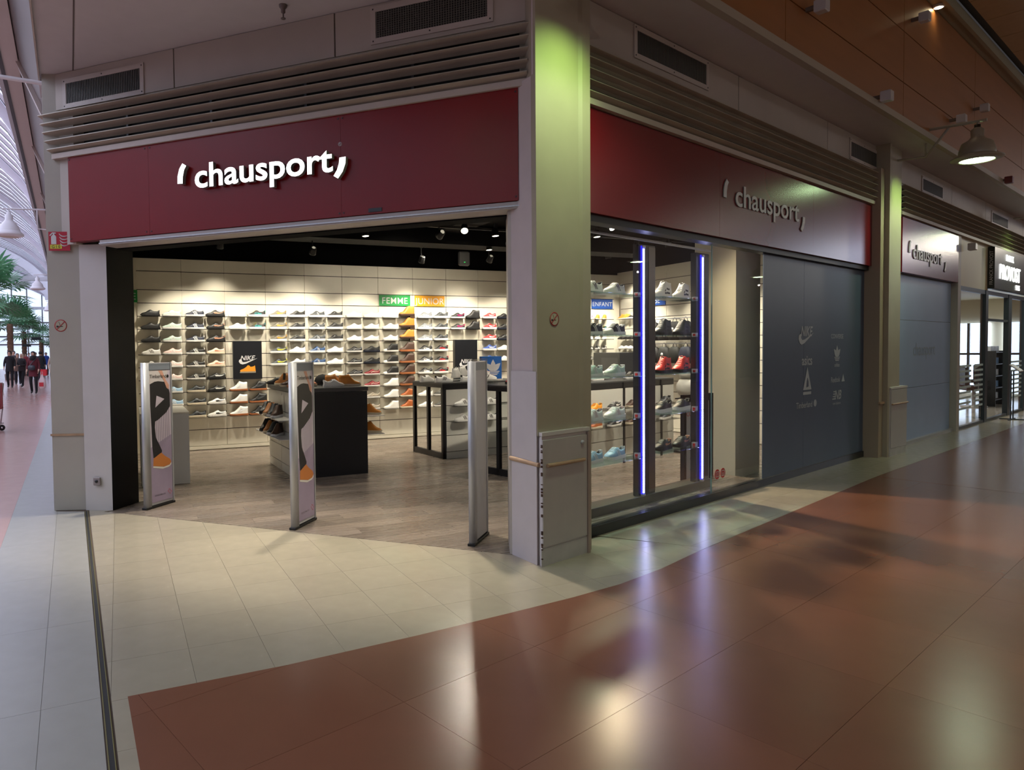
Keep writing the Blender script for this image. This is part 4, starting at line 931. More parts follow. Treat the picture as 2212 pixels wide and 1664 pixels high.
for k, d, x, y, z, a in [(('high', 'red', 'black', 'panel', 'black', 'black'), 'red and black high-top at the front of the window island', .16, .25, 0, -15), (('high', 'red', 'black', 'panel', 'black', 'black'), 'second red and black high-top partly behind the column', .36, .55, 0, -15), (K['kw3'], 'white black-striped sneaker right of the third gate', .03, .75, .06, 160), (K['pks'], 'pink sneaker above the striped one by the third gate', .12, .95, .12, 170),
                     (K['yel'], 'amber shoe on the island top seen through the window', 1.2, .2, 0, 0), (K['w'], 'white shoe on the island top behind mint sneakers', 1.75, .3, 0, 0), (('high', 'teal', 'white', 'stripes', 'white', 'white'), 'teal and white sneaker behind the pale green ones', 1.95, .75, .15, 160), (K['kw3'], 'white shoe with black stripes behind pale green sneaker', 2.05, .4, .02, 10), (K['bks'], 'black white-soled shoe under the red high-tops shelf', 2.85, .25, 0, 0), (K['bks'], 'second black white-soled shoe on the island by the LED post', 2.5, .25, 0, 0)]:
    p = bi(x, y); shoe(k, d, 'N', p.x, p.y, 1.141 + z, ANG['B'] + R(a), group='shoes on the window island top')
    if z: o = MB().box(-.13, .13, -.07, .07, 0, z - .001).build('shoe_riser', M_acryl); o.location = (p.x, p.y, 1.141); o.rotation_euler.z = ANG['B'] + R(a); tag(o, 'clear riser under the ' + d[:38].rstrip(), 'riser')
for lv, z in enumerate((.775, .545)):
    for j, (k, d) in enumerate((('kb', 'black low shoe'), ('kb', 'all-black trainer'), ('yel', 'amber suede shoe'), ('bks', 'black shoe with white swoosh'), ('brl', 'dark brown shoe'), ('bw9', 'black and white trainer'), ('dgr', 'charcoal trainer'))):
        if lv == 1 and j == 2: k, d = 'rust', 'rust-brown shoe'
        p = bi(.35 + .42 * j, -.085); shoe(K[k], '%s on the window island front, %s shelf, %s along' % (d, ('upper', 'lower')[lv], CN[j]), 'N', p.x, p.y, z + .001, ANG['B'] + .1, group='shoes on the window island front')
# blue trefoil box on the window island
p = bi(.30, .93); t = thing('logo_box', 'blue standing box with a white trefoil logo, beside the column', 'sign', 'N', p.x, p.y, 1.141, ANG['W'])
MB().box(-.15, .15, -.03, .03, .06, .36, bev=.003).build('box', mat('trefoil_blue', (24, 92, 172), .4, noise=.08, nscale=16), t)
MB().box(-.05, .05, -.04, .04, 0, .06).build('foot', M_acryl, t)
trefoil(MB(), place2d(.02, -.031, .17, .24)).build('trefoil_print', M_vinyl, t)
# grey counter behind the first gate
t = thing('display_plinth', 'pale grey display plinth behind the first security gate', 'display unit', 'W', .10, 8.85, 0)
MB().box(0, .55, 0, 1.1, 0, .86, bev=.004).build('body', mat('plinth_grey_body', (196, 198, 202), .4), t)
MB().box(-.005, .555, -.005, 1.105, .86, .875).build('top', M_islandw, t)
shoe(K['bk3'], 'black and white striped shoe on the plinth left of the first gate', 'W', .30, 9.0, .876, .2)
shoe(K['rds'], 'red and white shoe on the plinth behind the striped one', 'W', .28, 9.3, .876, .3)

# ------------------------------------------------------------------ window shelf shoes
WS = [[('kw3', 'white sneaker with black stripes'), ('w3t', 'black white-toed striped sneaker'), ('mint', 'pale mint striped sneaker'), (('court', 'white', 'white', 'stripes', 'pink', 'white'), 'white and pale pink striped sneaker'), ('lb3', 'light blue striped sneaker')],
      [('bball', 'black and white basketball high-top'), ('dball', 'charcoal high-top'), ('coral', 'bright coral-red high-top'), ('bk', 'black low running shoe'), ('bcs', 'black sneaker with copper swoosh')]]
for b, ss in enumerate(((5.05, 5.40, 5.76), (6.30, 6.66))):
    for r in range(5):
        for j, s in enumerate(ss):
            if b == 0 and j == 2: continue
            k, d = WS[b][r]; kk = K[k] if isinstance(k, str) else k
            s_ = s + (.14 if b == 0 else .06)
            shoe(kk, '%s, %s of the pair on the %s window shelf' % (d, ('left', 'right')[j], on[r]), 'B', s_, 3.80, SHZ[r] + .001, R(4), group='paired shoes on the window shelves', size=1.06)

# ------------------------------------------------------------------ things beyond the right window: rail with bags, dark cabinet, totem
t = thing('display_cabinet', 'dark till cabinet by the far corner, seen through the window', 'cabinet', 'V', -11.5, 8.60, 0)
MB().box(0, .80, 0, .55, 0, 1.50, bev=.004).build('body', mat('till_dark', (54, 56, 60), .4), t)
MB().box(.25, .75, -.004, 0, .1, 1.40).build('door', mat('till_dark2', (70, 72, 76), .35), t)
t = thing('bag_rail', 'steel rail holding hanging bags on the side wall', 'rail', 'V', -10.90, 9.20, 2.12)
MB().tube([(0, 0, 0), (1.75, 0, 0)], .010, 6).build('bar', M_alu, t)
for x in (.05, .85, 1.70): MB().box(x - .01, x + .01, 0, .27, -.01, .01).build('bracket', M_alu, t)
t = thing('bag_rail', 'lower steel rail holding dark bags on the side wall', 'rail', 'V', -10.90, 9.20, 1.66)
MB().tube([(0, 0, 0), (1.75, 0, 0)], .010, 6).build('bar', M_alu, t)
for x in (.05, .85, 1.70): MB().box(x - .01, x + .01, 0, .27, -.01, .01).build('bracket', M_alu, t)
def bag(s, z, c, label, w=.26, h=.34, logo_=True):
    t = thing('hanging_bag', label, 'bag', 'V', s, 9.20, z, group='bags hanging on the side wall rails')
    m = MB(); vs = []; N = 10
    for zz, f_, g in ((-.06, .55, .3), (-.09, .8, .7), (-.2, 1, 1), (-.06 - h * .9, 1.02, 1), (-.06 - h, .86, .7)):
        vs += [(w / 2 * f_ * math.copysign(abs(math.cos(a)) ** .5, math.cos(a)), .07 * g * math.copysign(abs(math.sin(a)) ** .7, math.sin(a)), zz) for a in [2 * math.pi * k / N for k in range(N)]]
    fs = [(i * N + k, (i + 1) * N + k, (i + 1) * N + (k + 1) % N, i * N + (k + 1) % N) for i in range(4) for k in range(N)] + [tuple(range(N)), tuple(reversed(range(4 * N, 5 * N)))]
    m.add(vs, fs, 0, True).build('bag_body', mat('bag_%d_%d_%d' % c, c, .6, noise=.1), t)
    MB().tube([(-.05, 0, -.07), (-.03, 0, 0), (0, 0, .012), (.03, 0, 0), (.05, 0, -.07)], .006, 5).build('handle', M_dark, t)
    if logo_: MB().lathe([(0, 0), (.03, 0), (.03, .003), (0, .003)], 12, 0, Matrix.Translation((.02, -.072, -.2)) @ Matrix.Rotation(R(90), 4, 'X')).build('round_tag', M_vinyl, t)
for j, (c, d) in enumerate((((22, 70, 160), 'bright blue'), ((22, 22, 26), 'black'), ((30, 30, 34), 'charcoal'), ((20, 20, 24), 'black'), ((26, 30, 44), 'dark navy'), ((18, 18, 22), 'black'))):
    bag(-10.72 + j * .27, 2.12, c, '%s bag, %s along the upper rail behind the window' % (d, CN[j]), logo_=j in (2, 3))
for j, (c, d) in enumerate((((22, 70, 160), 'bright blue'), ((24, 22, 26), 'black'), ((28, 30, 32), 'charcoal'), ((20, 24, 24), 'black'), ((24, 30, 50), 'dark navy'), ((20, 24, 40), 'navy'))):
    bag(-10.72 + j * .27, 1.66, c, '%s bag, %s along the lower rail behind the window' % (d, CN[j]), w=.28, h=.30, logo_=j in (1, 2))
t = thing('backpack', 'white ball-shaped bag with black straps beside the dark island end', 'bag', 'B', 9.85, 5.5, .98)
MB().lathe([(0, -.14), (.09, -.12), (.14, -.04), (.13, .05), (.09, .12), (0, .15)], 14).build('bag_body', mat('bag_white', (210, 208, 200), .6), t)
MB().lathe([(0, .13), (.08, .14), (.10, .22), (.05, .28), (0, .29)], 12).build('hood', mat('bag_white', (210, 208, 200)), t)
for k in range(3): MB().tube([(.1, -.05, .15 - k * .08), (.28, -.06, .0 - k * .09), (.42, -.03, -.08 - k * .08)], .012, 5).build('strap', M_black, t)
t = thing('bag_stand', 'dark post stand carrying the white bag near the island', 'stand', 'B', 9.88, 5.52, 0)
MB().tube([(0, 0, 0), (0, 0, .84)], .02, 8).build('post', M_dark, t); MB().box(-.18, .3, -.15, .15, 0, .02).build('base', M_dark, t)
MB().box(-.12, .12, -.1, .1, .8, .82).build('tray', M_dark, t)
tt = thing('info_totem', 'white CONNECTEZ info panel in a dark frame behind the window', 'sign', 'B', 7.24, 4.04, 0, R(-4))
MB().box(0, .46, 0, .03, .06, .98).build('board', mat('totem_white', (200, 204, 214), .4), tt)
for x0, x1, z0, z1 in ((-.04, 0, 0, 1.06), (.46, .53, 0, 1.06), (-.04, .53, .98, 1.06), (-.04, .53, 0, .06)): MB().box(x0, x1, -.01, .04, z0, z1).build('frame', M_dark, tt)
vs, fs = textmesh('CONNECTEZ', .072, 0, .004); MB().add([place2d(.23, -.002, .82) @ v for v in vs], fs).build('heading', mat('heading_red', (190, 60, 66), .5), tt)
for k, (z, c) in enumerate(((.60, (60, 140, 190)), (.47, (190, 50, 60)), (.34, (120, 90, 150)), (.22, (70, 150, 190)), (.11, (70, 80, 50)))):
    MB().lathe([(0, 0), (.035, 0), (.035, .003), (0, .003)], 16, 0, Matrix.Translation((.12, 0, z)) @ Matrix.Rotation(R(90), 4, 'X')).build('round_icon', mat('icon_%d' % k, c, .5), tt)

# ------------------------------------------------------------------ security gates
def gate(x, y, rz, label, mirror=False):
    t = thing('security_gate', label, 'security gate', 'N', x, y, 0, rz, 'security gates at the entrance')
    L = .385; Hh = 1.50; w = .028
    m = MB(); N = 10; prof = [(w * math.cos(a), -w * .9 * math.sin(a)) for a in [math.pi * k / N for k in range(N + 1)]] + [(-w, .05), (w, .05)]
    m.prism(ccw(prof), .02, Hh); m.sm = [True] * len(m.sm); m.sm[0] = m.sm[1] = False; m.build('front_post', M_alu, t)
    core = MB().box(-.018, .018, .05, L - .02, .03, Hh - .002).build('panel_core', mat('gate_core', (190, 190, 196), .4), t)
    MB().box(-.026, .026, L - .02, L, .02, Hh).build('rear_post', M_alu, t)
    MB().box(-w - .003, w + .003, -.03, L + .005, 0, .022, bev=.003).build('base', M_black, t)
    MB().box(-w - .002, w + .002, -.03, L + .004, Hh, Hh + .018).build('cap', M_acryl, t)
    MB().box(.018, .0215, .055, L - .025, Hh - .075, Hh - .01).build('control_strip', mat('strip_grey', (120, 128, 140), .35), t)
    sd = -1 if mirror else 1
    def PT(u, v): return (.0215 * 1, .055 + u * (L - .08), (Hh - .085) - v * (Hh - .14))
    def pp(poly, lay, m_, nm):
        mb = MB(); pts = [PT(u, v) for u, v in poly]; a = [(p[0] + lay, p[1], p[2]) for p in pts]; b = [(p[0] - .003, p[1], p[2]) for p in pts]; n = len(a)
        mb.add(a + b, [tuple(range(n)), tuple(range(2 * n - 1, n - 1, -1))] + [((i + 1) % n, i, n + i, n + (i + 1) % n) for i in range(n)])
        mb.build(nm, m_, core)
    if not mirror:
        pp([(0, 0), (1, 0), (1, 1), (0, 1)], .0, mat('poster_mauve', (196, 186, 200), .35), 'poster_sheet')
        pp([(0, .58), (1, .50), (1, 1), (0, 1)], .0003, mat('poster_floor', (160, 146, 172), .35, noise=.15, nscale=3), 'poster_ground')
        pp([(0, .0), (.9, .0), (.78, .085), (.4, .09), (.1, .11), (0, .09)], .0004, mat('poster_shirt', (206, 200, 200), .4), 'shirt_print')
        for k in range(8):
            u = .28 + k * .085; pp([(u, .36 - k * .015), (u + .03, .355 - k * .015), (u + .03, .60 - k * .012), (u, .62 - k * .012)], .0006, mat('poster_fringe', (146, 136, 156), .5), 'fringe_print')
        pp([(.03, .10), (.25, .083), (.42, .08), (.80, .09), (.90, .12), (.97, .18), (.97, .28), (.78, .325), (.38, .375), (.24, .385), (.22, .43), (.26, .51), (.42, .57), (.53, .615), (.49, .65), (.38, .66), (.12, .66), (.08, .58), (.06, .42), (.03, .26)], .0009, mat('poster_trousers', (34, 34, 38), .4), 'trouser_print')
        pp([(.33, .19), (.70, .22), (.26, .28)], .0012, mat('poster_mauve', (196, 186, 200)), 'gap_print')
        pp([(.44, .0), (.62, .0), (.78, .07), (.94, .115), (.92, .15), (.82, .135), (.70, .08)], .0013, mat('poster_skin', (206, 156, 136), .5), 'arm_print')
        pp([(.12, .665), (.38, .64), (.50, .63), (.66, .66), (.90, .69), (.97, .715), (.88, .735), (.6, .742), (.10, .72)], .0011, mat('poster_boot', (196, 122, 62), .5), 'boot_print')
        pp([(.10, .722), (.60, .744), (.88, .737), (.97, .718), (.96, .735), (.85, .75), (.55, .756), (.10, .733)], .0013, mat('poster_sole', (226, 222, 214), .5), 'sole_print')
        Tx = Matrix.Translation((.0232, .055 + .42 * (L - .08), Hh - .085 - .055 * (Hh - .14))) @ Matrix.Rotation(R(90), 4, 'Z') @ UP
        vs, fs = textmesh('Timberland', .052, 0, .004); mb = MB().add([Tx @ v for v in vs], fs)
        Tc = Matrix.Translation((.0232, .055 + .88 * (L - .08), Hh - .085 - .045 * (Hh - .14))) @ Matrix.Rotation(R(90), 4, 'Z') @ UP
        mb.add([Tc @ Vector((x, y, 0)) for x, y in ngon(.017, 14)], [tuple(range(14))]); mb.build('brand_print', M_black, core)
        Tx = Matrix.Translation((.0232, .055 + .40 * (L - .08), .115)) @ Matrix.Rotation(R(90), 4, 'Z') @ UP
        vs, fs = textmesh('SENSORMATIC', .024, 0, .002); MB().add([Tx @ v for v in vs], fs).build('maker_print', mat('print_grey', (90, 84, 96), .5), core)
        mb = MB(); Td = Matrix.Translation((.0232, .055 + .86 * (L - .08), .135)) @ Matrix.Rotation(R(90), 4, 'Z') @ UP
        for a in (45, 225):
            q = [(math.cos(R(a + d)) * r, math.sin(R(a + d)) * r) for d, r in ((-80, .030), (-55, .03), (55, .03), (80, .03), (75, .022), (55, .022), (-55, .022), (-75, .022))]
            shape2d(mb, ccw(q), Td, 0, .0006)
        mb.build('maker_logo', mat('print_pink', (200, 100, 120), .5), core)
    else:
        MB().box(-.0215, -.018, .06, L - .03, .05, Hh - .09).build('mirror_panel', mat('gate_mirror', (150, 144, 148), .16, metal=.8), t)
        MB().box(-.0225, -.018, .05, L - .02, Hh - .088, Hh - .08).build('seam', M_dark, t)
    return t
gd = -R(22.1)
gate(-2.751, 7.03, gd, 'first security gate, beside the black entrance jamb, boot poster on it')
gate(-1.098, 6.175, gd + R(3), 'middle security gate with the boot poster, before the drawer island')
gate(.455, 5.60, gd, 'third security gate, plain metal, beside the corner column', True)

# ------------------------------------------------------------------ track spotlights in the shop
me_h = MB().lathe([(.030, .12), (.045, .11), (.052, .02), (.055, .0), (.048, .0), (.046, .02)], 16).mesh('housing', mat('spot_black', (18, 18, 20), .4))
me_l = MB().lathe([(0, .003), (.047, .003)], 16).mesh('lens', M_lens); me_l2 = MB().lathe([(0, .003), (.05, .003)], 16).mesh('lens', M_lens2)
def track_spot(p, target, label, e=70, ang=70, color=(1, .90, .72), blend=.9):
    t = bpy.data.objects.new('track_spotlight', None); col.objects.link(t); t.location = p
    tag(t, label, 'spotlight', 'track spotlights under the black shop ceiling')
    d = (Vector(target) - Vector(p)); q = (-d).to_track_quat('Z', 'Y')
    for nm, me in (('housing', me_h), ('lens', me_l2 if 'large' in label else me_l)):
        if nm == 'housing': hs = o = inst(nm, me, t); o.rotation_euler = q.to_euler()
        else: inst(nm, me, hs)
    b = MB().tube([(0, 0, 3.40 - p[2]), (0, 0, .09)], .010, 6).box(-.02, .02, -.09, .09, 3.36 - p[2], 3.42 - p[2]); b.build('stem', M_dark, t)
    if e: lamp('SPOT', 'spot_beam', Vector(p) + d.normalized() * .03, e, color, target, .05, ang, blend)
SP = [((-3.071 + .1, 10.75, 3.20), None, 'left-end spotlight seen over the left shoe bays'), ((-1.55, 10.75, 3.10), None, 'spotlight aimed at the bays over the middle security gate'), ((.70, 9.45, 3.20), (.5, 6.0, 0), 'high spotlight near the sign end, round and bright'), ((.36, 9.56, 3.15), None, 'tilted spotlight left of the highest bright one'),
      ((.14, 12.0, 3.10), None, 'spotlight just above the yellow JUNIOR sign'), ((1.30, 11.95, 3.10), None, 'bright spotlight between white access box and column'), ((1.38, 10.05, 3.10), None, 'spotlight cut by the corner column edge')]
for p, tg, lb in SP:
    if tg is None:
        s, n = toframe('W', p); tg = fw('W', s, 11.8, 1.9)
    track_spot(p, tg, lb, e=80 if tg[2] > 1 else 90)
# wall washers along the shoe wall (same fixtures, out of sight behind the sign or in view)
for k, s in enumerate((.85, 1.95, 2.75, 3.75, 4.75, 5.75, 6.65, 7.6, 8.6, 9.15)):
    p = fw('W', s, 10.95, 3.34); track_spot(p, fw('W', s, 11.42, 0), 'wall washer spotlight, %s along the shoe wall' % CN[k], e=170, ang=88, blend=.45)
track_spot((2.494, 8.701, 3.098), fw('B', 6.8, .6, 0), 'large bright spotlight high in the right window', e=620, ang=96, color=(1, .80, .52))
track_spot((3.55, 9.3, 3.15), fw('B', 7.5, 5.5, 1), 'spotlight seen between the two LED posts', e=70)
track_spot((4.0, 9.75, 3.15), fw('V', -9.5, 9.4, 1.8), 'spotlight beside the far LED post', e=70)
for k, (s, n, tg) in enumerate(((-4.7, 6.0, (-4.6, 5.1)), (-3.5, 6.1, (-3.4, 5.0)), (-2.2, 6.0, (-2.1, 4.9)))):
    track_spot(fw('A', s, n, 3.2), fw('A', tg[0], tg[1], 0), 'spotlight over the entrance, %s, aimed at the mall floor' % CN[k], e=330, ang=76)
for k, (s, n) in enumerate(((1.5, 9.6), (3.2, 9.6), (5.0, 9.0), (6.5, 8.6), (8.0, 9.5), (5.6, 10.3))):
    track_spot(fw('W', s, n, 3.25), fw('W', s + .1, n - .3, 0), 'downward spotlight over the shop floor, %s' % CN[k], e=110, ang=100)
for k, (f, s0, s1, n) in enumerate((('W', .6, 9.2, 10.95), ('W', .6, 9.2, 9.5), ('A', -5.1, -1.4, 6.0))):
    t = thing('light_track', ('black light track along the shoe wall', 'black light track over the middle of the shop', 'black light track just inside the entrance')[k], 'track', f, s0, n, 3.42)
    MB().box(0, s1 - s0, -.018, .018, 0, .035).build('track_bar', M_black, t)
t = thing('access_point', 'white rounded access box with a green light under the shop ceiling', 'device', 'W', 5.65, 11.35, 3.11)
MB().box(-.10, .10, -.03, .03, .0, .26, bev=.02).build('case', mat('case_grey', (90, 90, 92), .4), t)
MB().box(-.012, .012, -.033, -.03, .06, .068).build('status_light', mat('green_led', (40, 255, 90), .4, emit=(40, 255, 110), estr=2), t)
t = thing('salon_spotlight', 'small grey outdoor spotlight above the beige salon fascia', 'spotlight', 'B', 16.2, 3.38, 3.38)  # spotlight housing on the salon front, gives no light
MB().box(-.07, .06, -.06, .06, -.06, .07, bev=.01).build('housing', mat('spot_white', (190, 186, 190)), t)

# ------------------------------------------------------------------ pendant lamps on arms
def pendant(f, s, n, z, root_n, label, glow, rim=.29, arms=True, e=0, colr=(1, 1, 1), group='pendant lamps on arms'):
    t = thing('pendant_lamp', label, 'lamp', f, s, n, z, 0, group)
    k = rim / .29; mp = mat('lamp_enamel' if glow else 'lamp_enamel_white', (150, 142, 128) if glow else (226, 220, 226), .4)
    MB().lathe([(.0, .50 * k), (.035, .50 * k), (.035, .44 * k)], 14).build('knuckle', M_black if glow else mp, t)
    MB().lathe([(.04, .46 * k), (.075 * k, .43 * k), (.07 * k, .34 * k), (.10 * k, .30 * k), (.17 * k, .26 * k), (.20 * k, .16 * k), (.205 * k, .10 * k), (.20 * k, .09 * k)], 24).build('shade', mp, t)
    MB().lathe([(.20 * k, .10 * k), (.29 * k, .06 * k), (.29 * k, .045 * k), (.20 * k, .02 * k), (.185 * k, .03 * k), (.20 * k, .09 * k)], 28).build('collar_ring', mp, t)
    MB().lathe([(0, .03 * k), (.186 * k, .03 * k)], 24).build('diffuser', M_lampg if glow else M_lampoff, t)
    if arms:
        r = root_n - n
        MB().tube([(0, r, .58 * k), (0, -.10, .54 * k)], .020, 8).build('arm', mp, t)
        MB().tube([(0, r, .22 * k), (0, r - .34, .20 * k), (0, r - .60, .54 * k)], .016, 8).build('brace', mp, t)
        MB().tube([(0, r - .34, .20 * k), (0, r - .34, .56 * k)], .014, 6).build('strut', mp, t)
        MB().tube([(0, 0, .50 * k), (0, 0, .56 * k)], .012, 6).build('hanger', mp, t)
    if e: lamp('SPOT', 'pendant_beam', fw(f, s, n, z + .0), e, colr, fw(f, s, n, 0), .12, 150, .4)
    return t
GR = (.92, 1.0, .80)
pendant('B', 11.80, 2.43, 4.02, 3.34, 'lit pendant lamp on an arm from the second pillar', True, e=62, colr=GR)
pendant('B', 4.20, 2.43, 4.02, 3.34, 'lit pendant lamp on an arm from the green-lit corner column', True, e=62, colr=GR)
pendant('B', 19.3, 2.43, 4.02, 3.34, 'lit pendant lamp over the hair salon at the picture edge', True, e=90, colr=(.85, .93, 1))
for k, s in enumerate((2.3, 9.7, 17.2, 24.6)):
    pendant('B', s, -3.9, 3.95, -6, '%s lit pendant lamp in the row along the far side of the walkway' % CN[k], True, e=90, colr=GR, arms=False, group='pendant lamps along the far side of the walkway')
    lamp('POINT', 'pendant_glow', fw('B', s, -3.9, 3.70), 50, (1.0, .94, .84), None, .02)
pendant('B', -3.3, 2.2, 5.2, 2.9, 'lit pendant lamp behind the viewer over the plaza', True, e=60, colr=(1, .9, .7), arms=False)
# green metal-halide spill thrown by each lamp onto its pillar
for s in (4.20, 11.80, 19.3):
    lamp('SPOT', 'pillar_wash', fw('B', s, 2.66, 4.02), 44, (.55, 1.0, .20), fw('B', s - .02, 3.34, 3.42), .04, 84, 1.0)
for k, (s, n) in enumerate(((-10.9, 8.5), (-9.3, 8.5), (-8.0, 8.4))):  # side wall washers added to brighten the view through the window
    track_spot(fw('V', s, n, 3.3), fw('V', s, n + .5, .3), 'wall washer spotlight, %s along the side wall' % CN[k], e=280, ang=92, blend=.5)
for k, (s, n) in enumerate(((7.2, 4.6), (8.6, 4.6))):  # extra spots added to lift the island front behind the glass
    track_spot(fw('B', s, n, 3.3), fw('B', s, 5.5, .5), 'spotlight on the window island front, %s' % CN[k], e=260, ang=90)
# spots added to brighten the shoes on the window shelves
for s, tg in ((5.3, 5.4), (6.5, 6.5)): track_spot(fw('B', s, 4.75, 3.2), fw('B', tg, 3.8, 1.4), 'display window spotlight over the %s bay' % ('near', 'far')[s > 6], e=230, ang=75)
for (x, y, k, lb) in ((-1.03, 16.1, .27, 'white pendant lamp on its arm, nearest in the glazed hall'), (-1.03, 29.5, .27, 'second white pendant lamp further down the glazed hall'), (-1.03, 44, .27, 'third tiny white pendant lamp far down the glazed hall')):
    t = thing('pendant_lamp', lb, 'lamp', 'H', x, y, 3.95 if y < 20 else 4.0, R(90), 'white pendant lamps in the glazed hall')
    mp = mat('lamp_enamel_white', (226, 220, 226), .4)
    MB().lathe([(.0, .50), (.035, .50), (.04, .46), (.075, .43), (.07, .34), (.10, .30), (.17, .22), (.20, .12)], 22).build('shade', mp, t)
    MB().lathe([(.20, .12), (.26, .06), (.26, .03), (.18, .0), (.17, .02), (.18, .10)], 26).build('collar_ring', mp, t)
    MB().lathe([(0, .01), (.17, .01)], 20).build('diffuser', mat('lamp_under_warm', (190, 176, 160), .4), t)
    MB().tube([(.08, 0, .58), (-.1, -.86, .55)] if 0 else [(0, .12, .56), (0, -.86, .60)], .018, 8).build('arm', mp, t)
    MB().tube([(0, -.5, .58), (0, -.5, .2), (0, -.86, .18)], .014, 6).build('brace', mp, t)
    MB().tube([(0, 0, .5), (0, 0, .57)], .012, 6).build('hanger', mp, t)
t = thing('ceiling_sprinkler', 'small dark sprinkler head hanging from the pale soffit', 'sprinkler', 'N', *([*(lambda p: (p[0], p[1]))((-1.03, 5.72))]), SOF)
MB().lathe([(.035, 0), (.03, -.02), (.018, -.03), (.018, -.06), (.006, -.07), (.006, -.10), (.02, -.105), (.02, -.11), (0, -.112)], 14).build('sprinkler_body', mat('sprinkler_metal', (110, 100, 98), .4, metal=.4), t)
# ------------------------------------------------------------------ glazed hall on the left
VX, VZ, VA, VB = -8.75, 5.2, 8.25, 4.6
def vp(a, y, k=0.0): return (VX + (VA + k) * math.cos(a), y, VZ + (VB + k) * math.sin(a))
vault = thing('ceiling_vault', None, None, 'H', 0, 0); vault['kind'] = 'structure'
NA = 22
def band(y0, y1, k, th=.04, a0=0.0, a1=math.pi):
    m = MB(); vs = []
    for j in range(NA + 1):
        a = a0 + (a1 - a0) * j / NA
        for y, kk in ((y0, k), (y1, k), (y1, k + th), (y0, k + th)): vs.append(vp(a, y, kk))
    fs = [(i * 4 + c, i * 4 + (c + 1) % 4, i * 4 + 4 + (c + 1) % 4, i * 4 + 4 + c) for i in range(NA) for c in range(4)]
    return m.add(vs, fs, 0, False)
me_w = band(.0, .58, 0).mesh('vault_panel', M_vaultw); me_d = band(.60, .64, -.01, .06).mesh('dark_bar', mat('vault_bar', (40, 42, 50), .5)); me_s = band(.64, .95, .03, .02).mesh('skylight_strip', M_skyl)
y = -10.0
while y < 92:
    inst('vault_panel', me_w, vault, (0, y, 0)); inst('dark_bar', me_d, vault, (0, y, 0)); inst('skylight_strip', me_s, vault, (0, y, 0)); y += .95
rib = band(0, .16, -.22, .2).mesh('rib', M_vaultw)
for k in range(12): inst('rib', rib, vault, (0, 2 + 7.6 * k, 0))
struct('gutter_beam', MB().box(-.62, -.46, -8, 92, 5.02, 5.22).box(-.72, -.66, -8, 92, 5.06, 5.14, 1).box(-.66, -.62, -8, 92, 5.0, 5.24, 2), [mat('gutter_paint', (196, 184, 180), .5), M_alu, mat('vault_bar', (40, 42, 50))], 'H')
m = MB(); m.add([(-.17, -8, 4.42), (-.17, 92, 4.42), (-.46, 92, 5.06), (-.46, -8, 5.06), (-.10, -8, 4.44), (-.10, 92, 4.44), (-.40, 92, 5.12), (-.40, -8, 5.12)], [(0, 1, 2, 3), (7, 6, 5, 4), (0, 4, 5, 1), (3, 2, 6, 7)])
struct('wall_cove', m, mat('cove_paint', (122, 110, 108), .6), 'H')
for k in range(12):    # slanted brackets under the gutter
    t = MB().prism([(-.46, 5.1), (-.17, 4.42), (-.17, 4.62), (-.40, 5.14)], 0, .12, 0, Matrix(((1, 0, 0, 0), (0, 0, 1, 0), (0, 1, 0, 0), (0, 0, 0, 1)))).build('roof_bracket', mat('gutter_paint', (196, 184, 180)))
    t.location = fw('H', -.06, 9.4 + 3.7 * k); t.rotation_euler.z = ANG['H']; t['kind'] = 'structure'
struct('wall_hall_right', MB().box(-.17, .05, 8.3, 92, 0, 4.45), M_grey, 'H')
struct('wall_hall_left', MB().box(-17.2, -17.0, -10, 92, 0, 5.3), M_white, 'H')
for k in range(9):
    t = thing('white_pillar', 'white pillar along the far side of the glazed hall, %s from the far end' % CN[8 - k], 'pillar', 'H', -10.2, 26 + 7.0 * k, 0, group='white pillars in the glazed hall')
    MB().box(-.35, .35, -.3, .3, 0, 5.0).build('shaft', M_white, t); MB().box(-.4, .4, -.35, .35, 0, .3).build('foot', M_grey, t)
# round steel bracket arm at the top left
t = thing('steel_bracket', 'pale tubular bracket at the upper left corner pillar', 'bracket', 'N', -3.75, 7.10, 4.33)
MB().tube([(0.05, 0, 0), (-.33, -.10, .035), (-.37, -.11, .07), (-.375, -.11, .62)], .022, 8).build('tube_arm', mat('lamp_enamel_white', (226, 220, 226)), t)
# gable at the far end
gb = thing('window_3', None, None, 'H', 0, 90); gb['kind'] = 'structure'
m = MB(); pts = [(vp(math.pi * j / 20, 0)[0], vp(math.pi * j / 20, 0)[2]) for j in range(21)]
m.add([(x, .1, z) for x, z in pts] + [(VX - VA, .1, 0), (VX + VA, .1, 0)], [tuple(range(23))]); m.build('pane', mat('gable_pane', (220, 228, 240), .5, emit=(206, 222, 246), estr=.95), gb)
for k in range(11): x = VX - VA + (k + .5) * 1.5; MB().box(x - .06, x + .06, 0, .1, 0, VZ + VB * math.sqrt(max(0, 1 - ((x - VX) / VA) ** 2))).build('mullion', mat('gable_grey', (96, 90, 96), .5), gb)
for z in (2.7, 3.6, 5.2): MB().box(VX - VA, VX + VA, -.05, .1, z - .08, z + .08).build('transom', mat('gable_grey', (96, 90, 96)), gb)
for yy, kk in ((52, -.9), (70, -.7)):
    t = MB(); o = band(yy, yy + .3, kk, .55).build('arch_truss', M_vaultw); o.rotation_euler.z = ANG['H']; o['kind'] = 'structure'
struct('tie_beam', MB().box(-17, -.2, 60, 60.2, 5.0, 5.2).box(-17, -.2, 36, 36.15, 4.95, 5.15), M_vaultw, 'H')
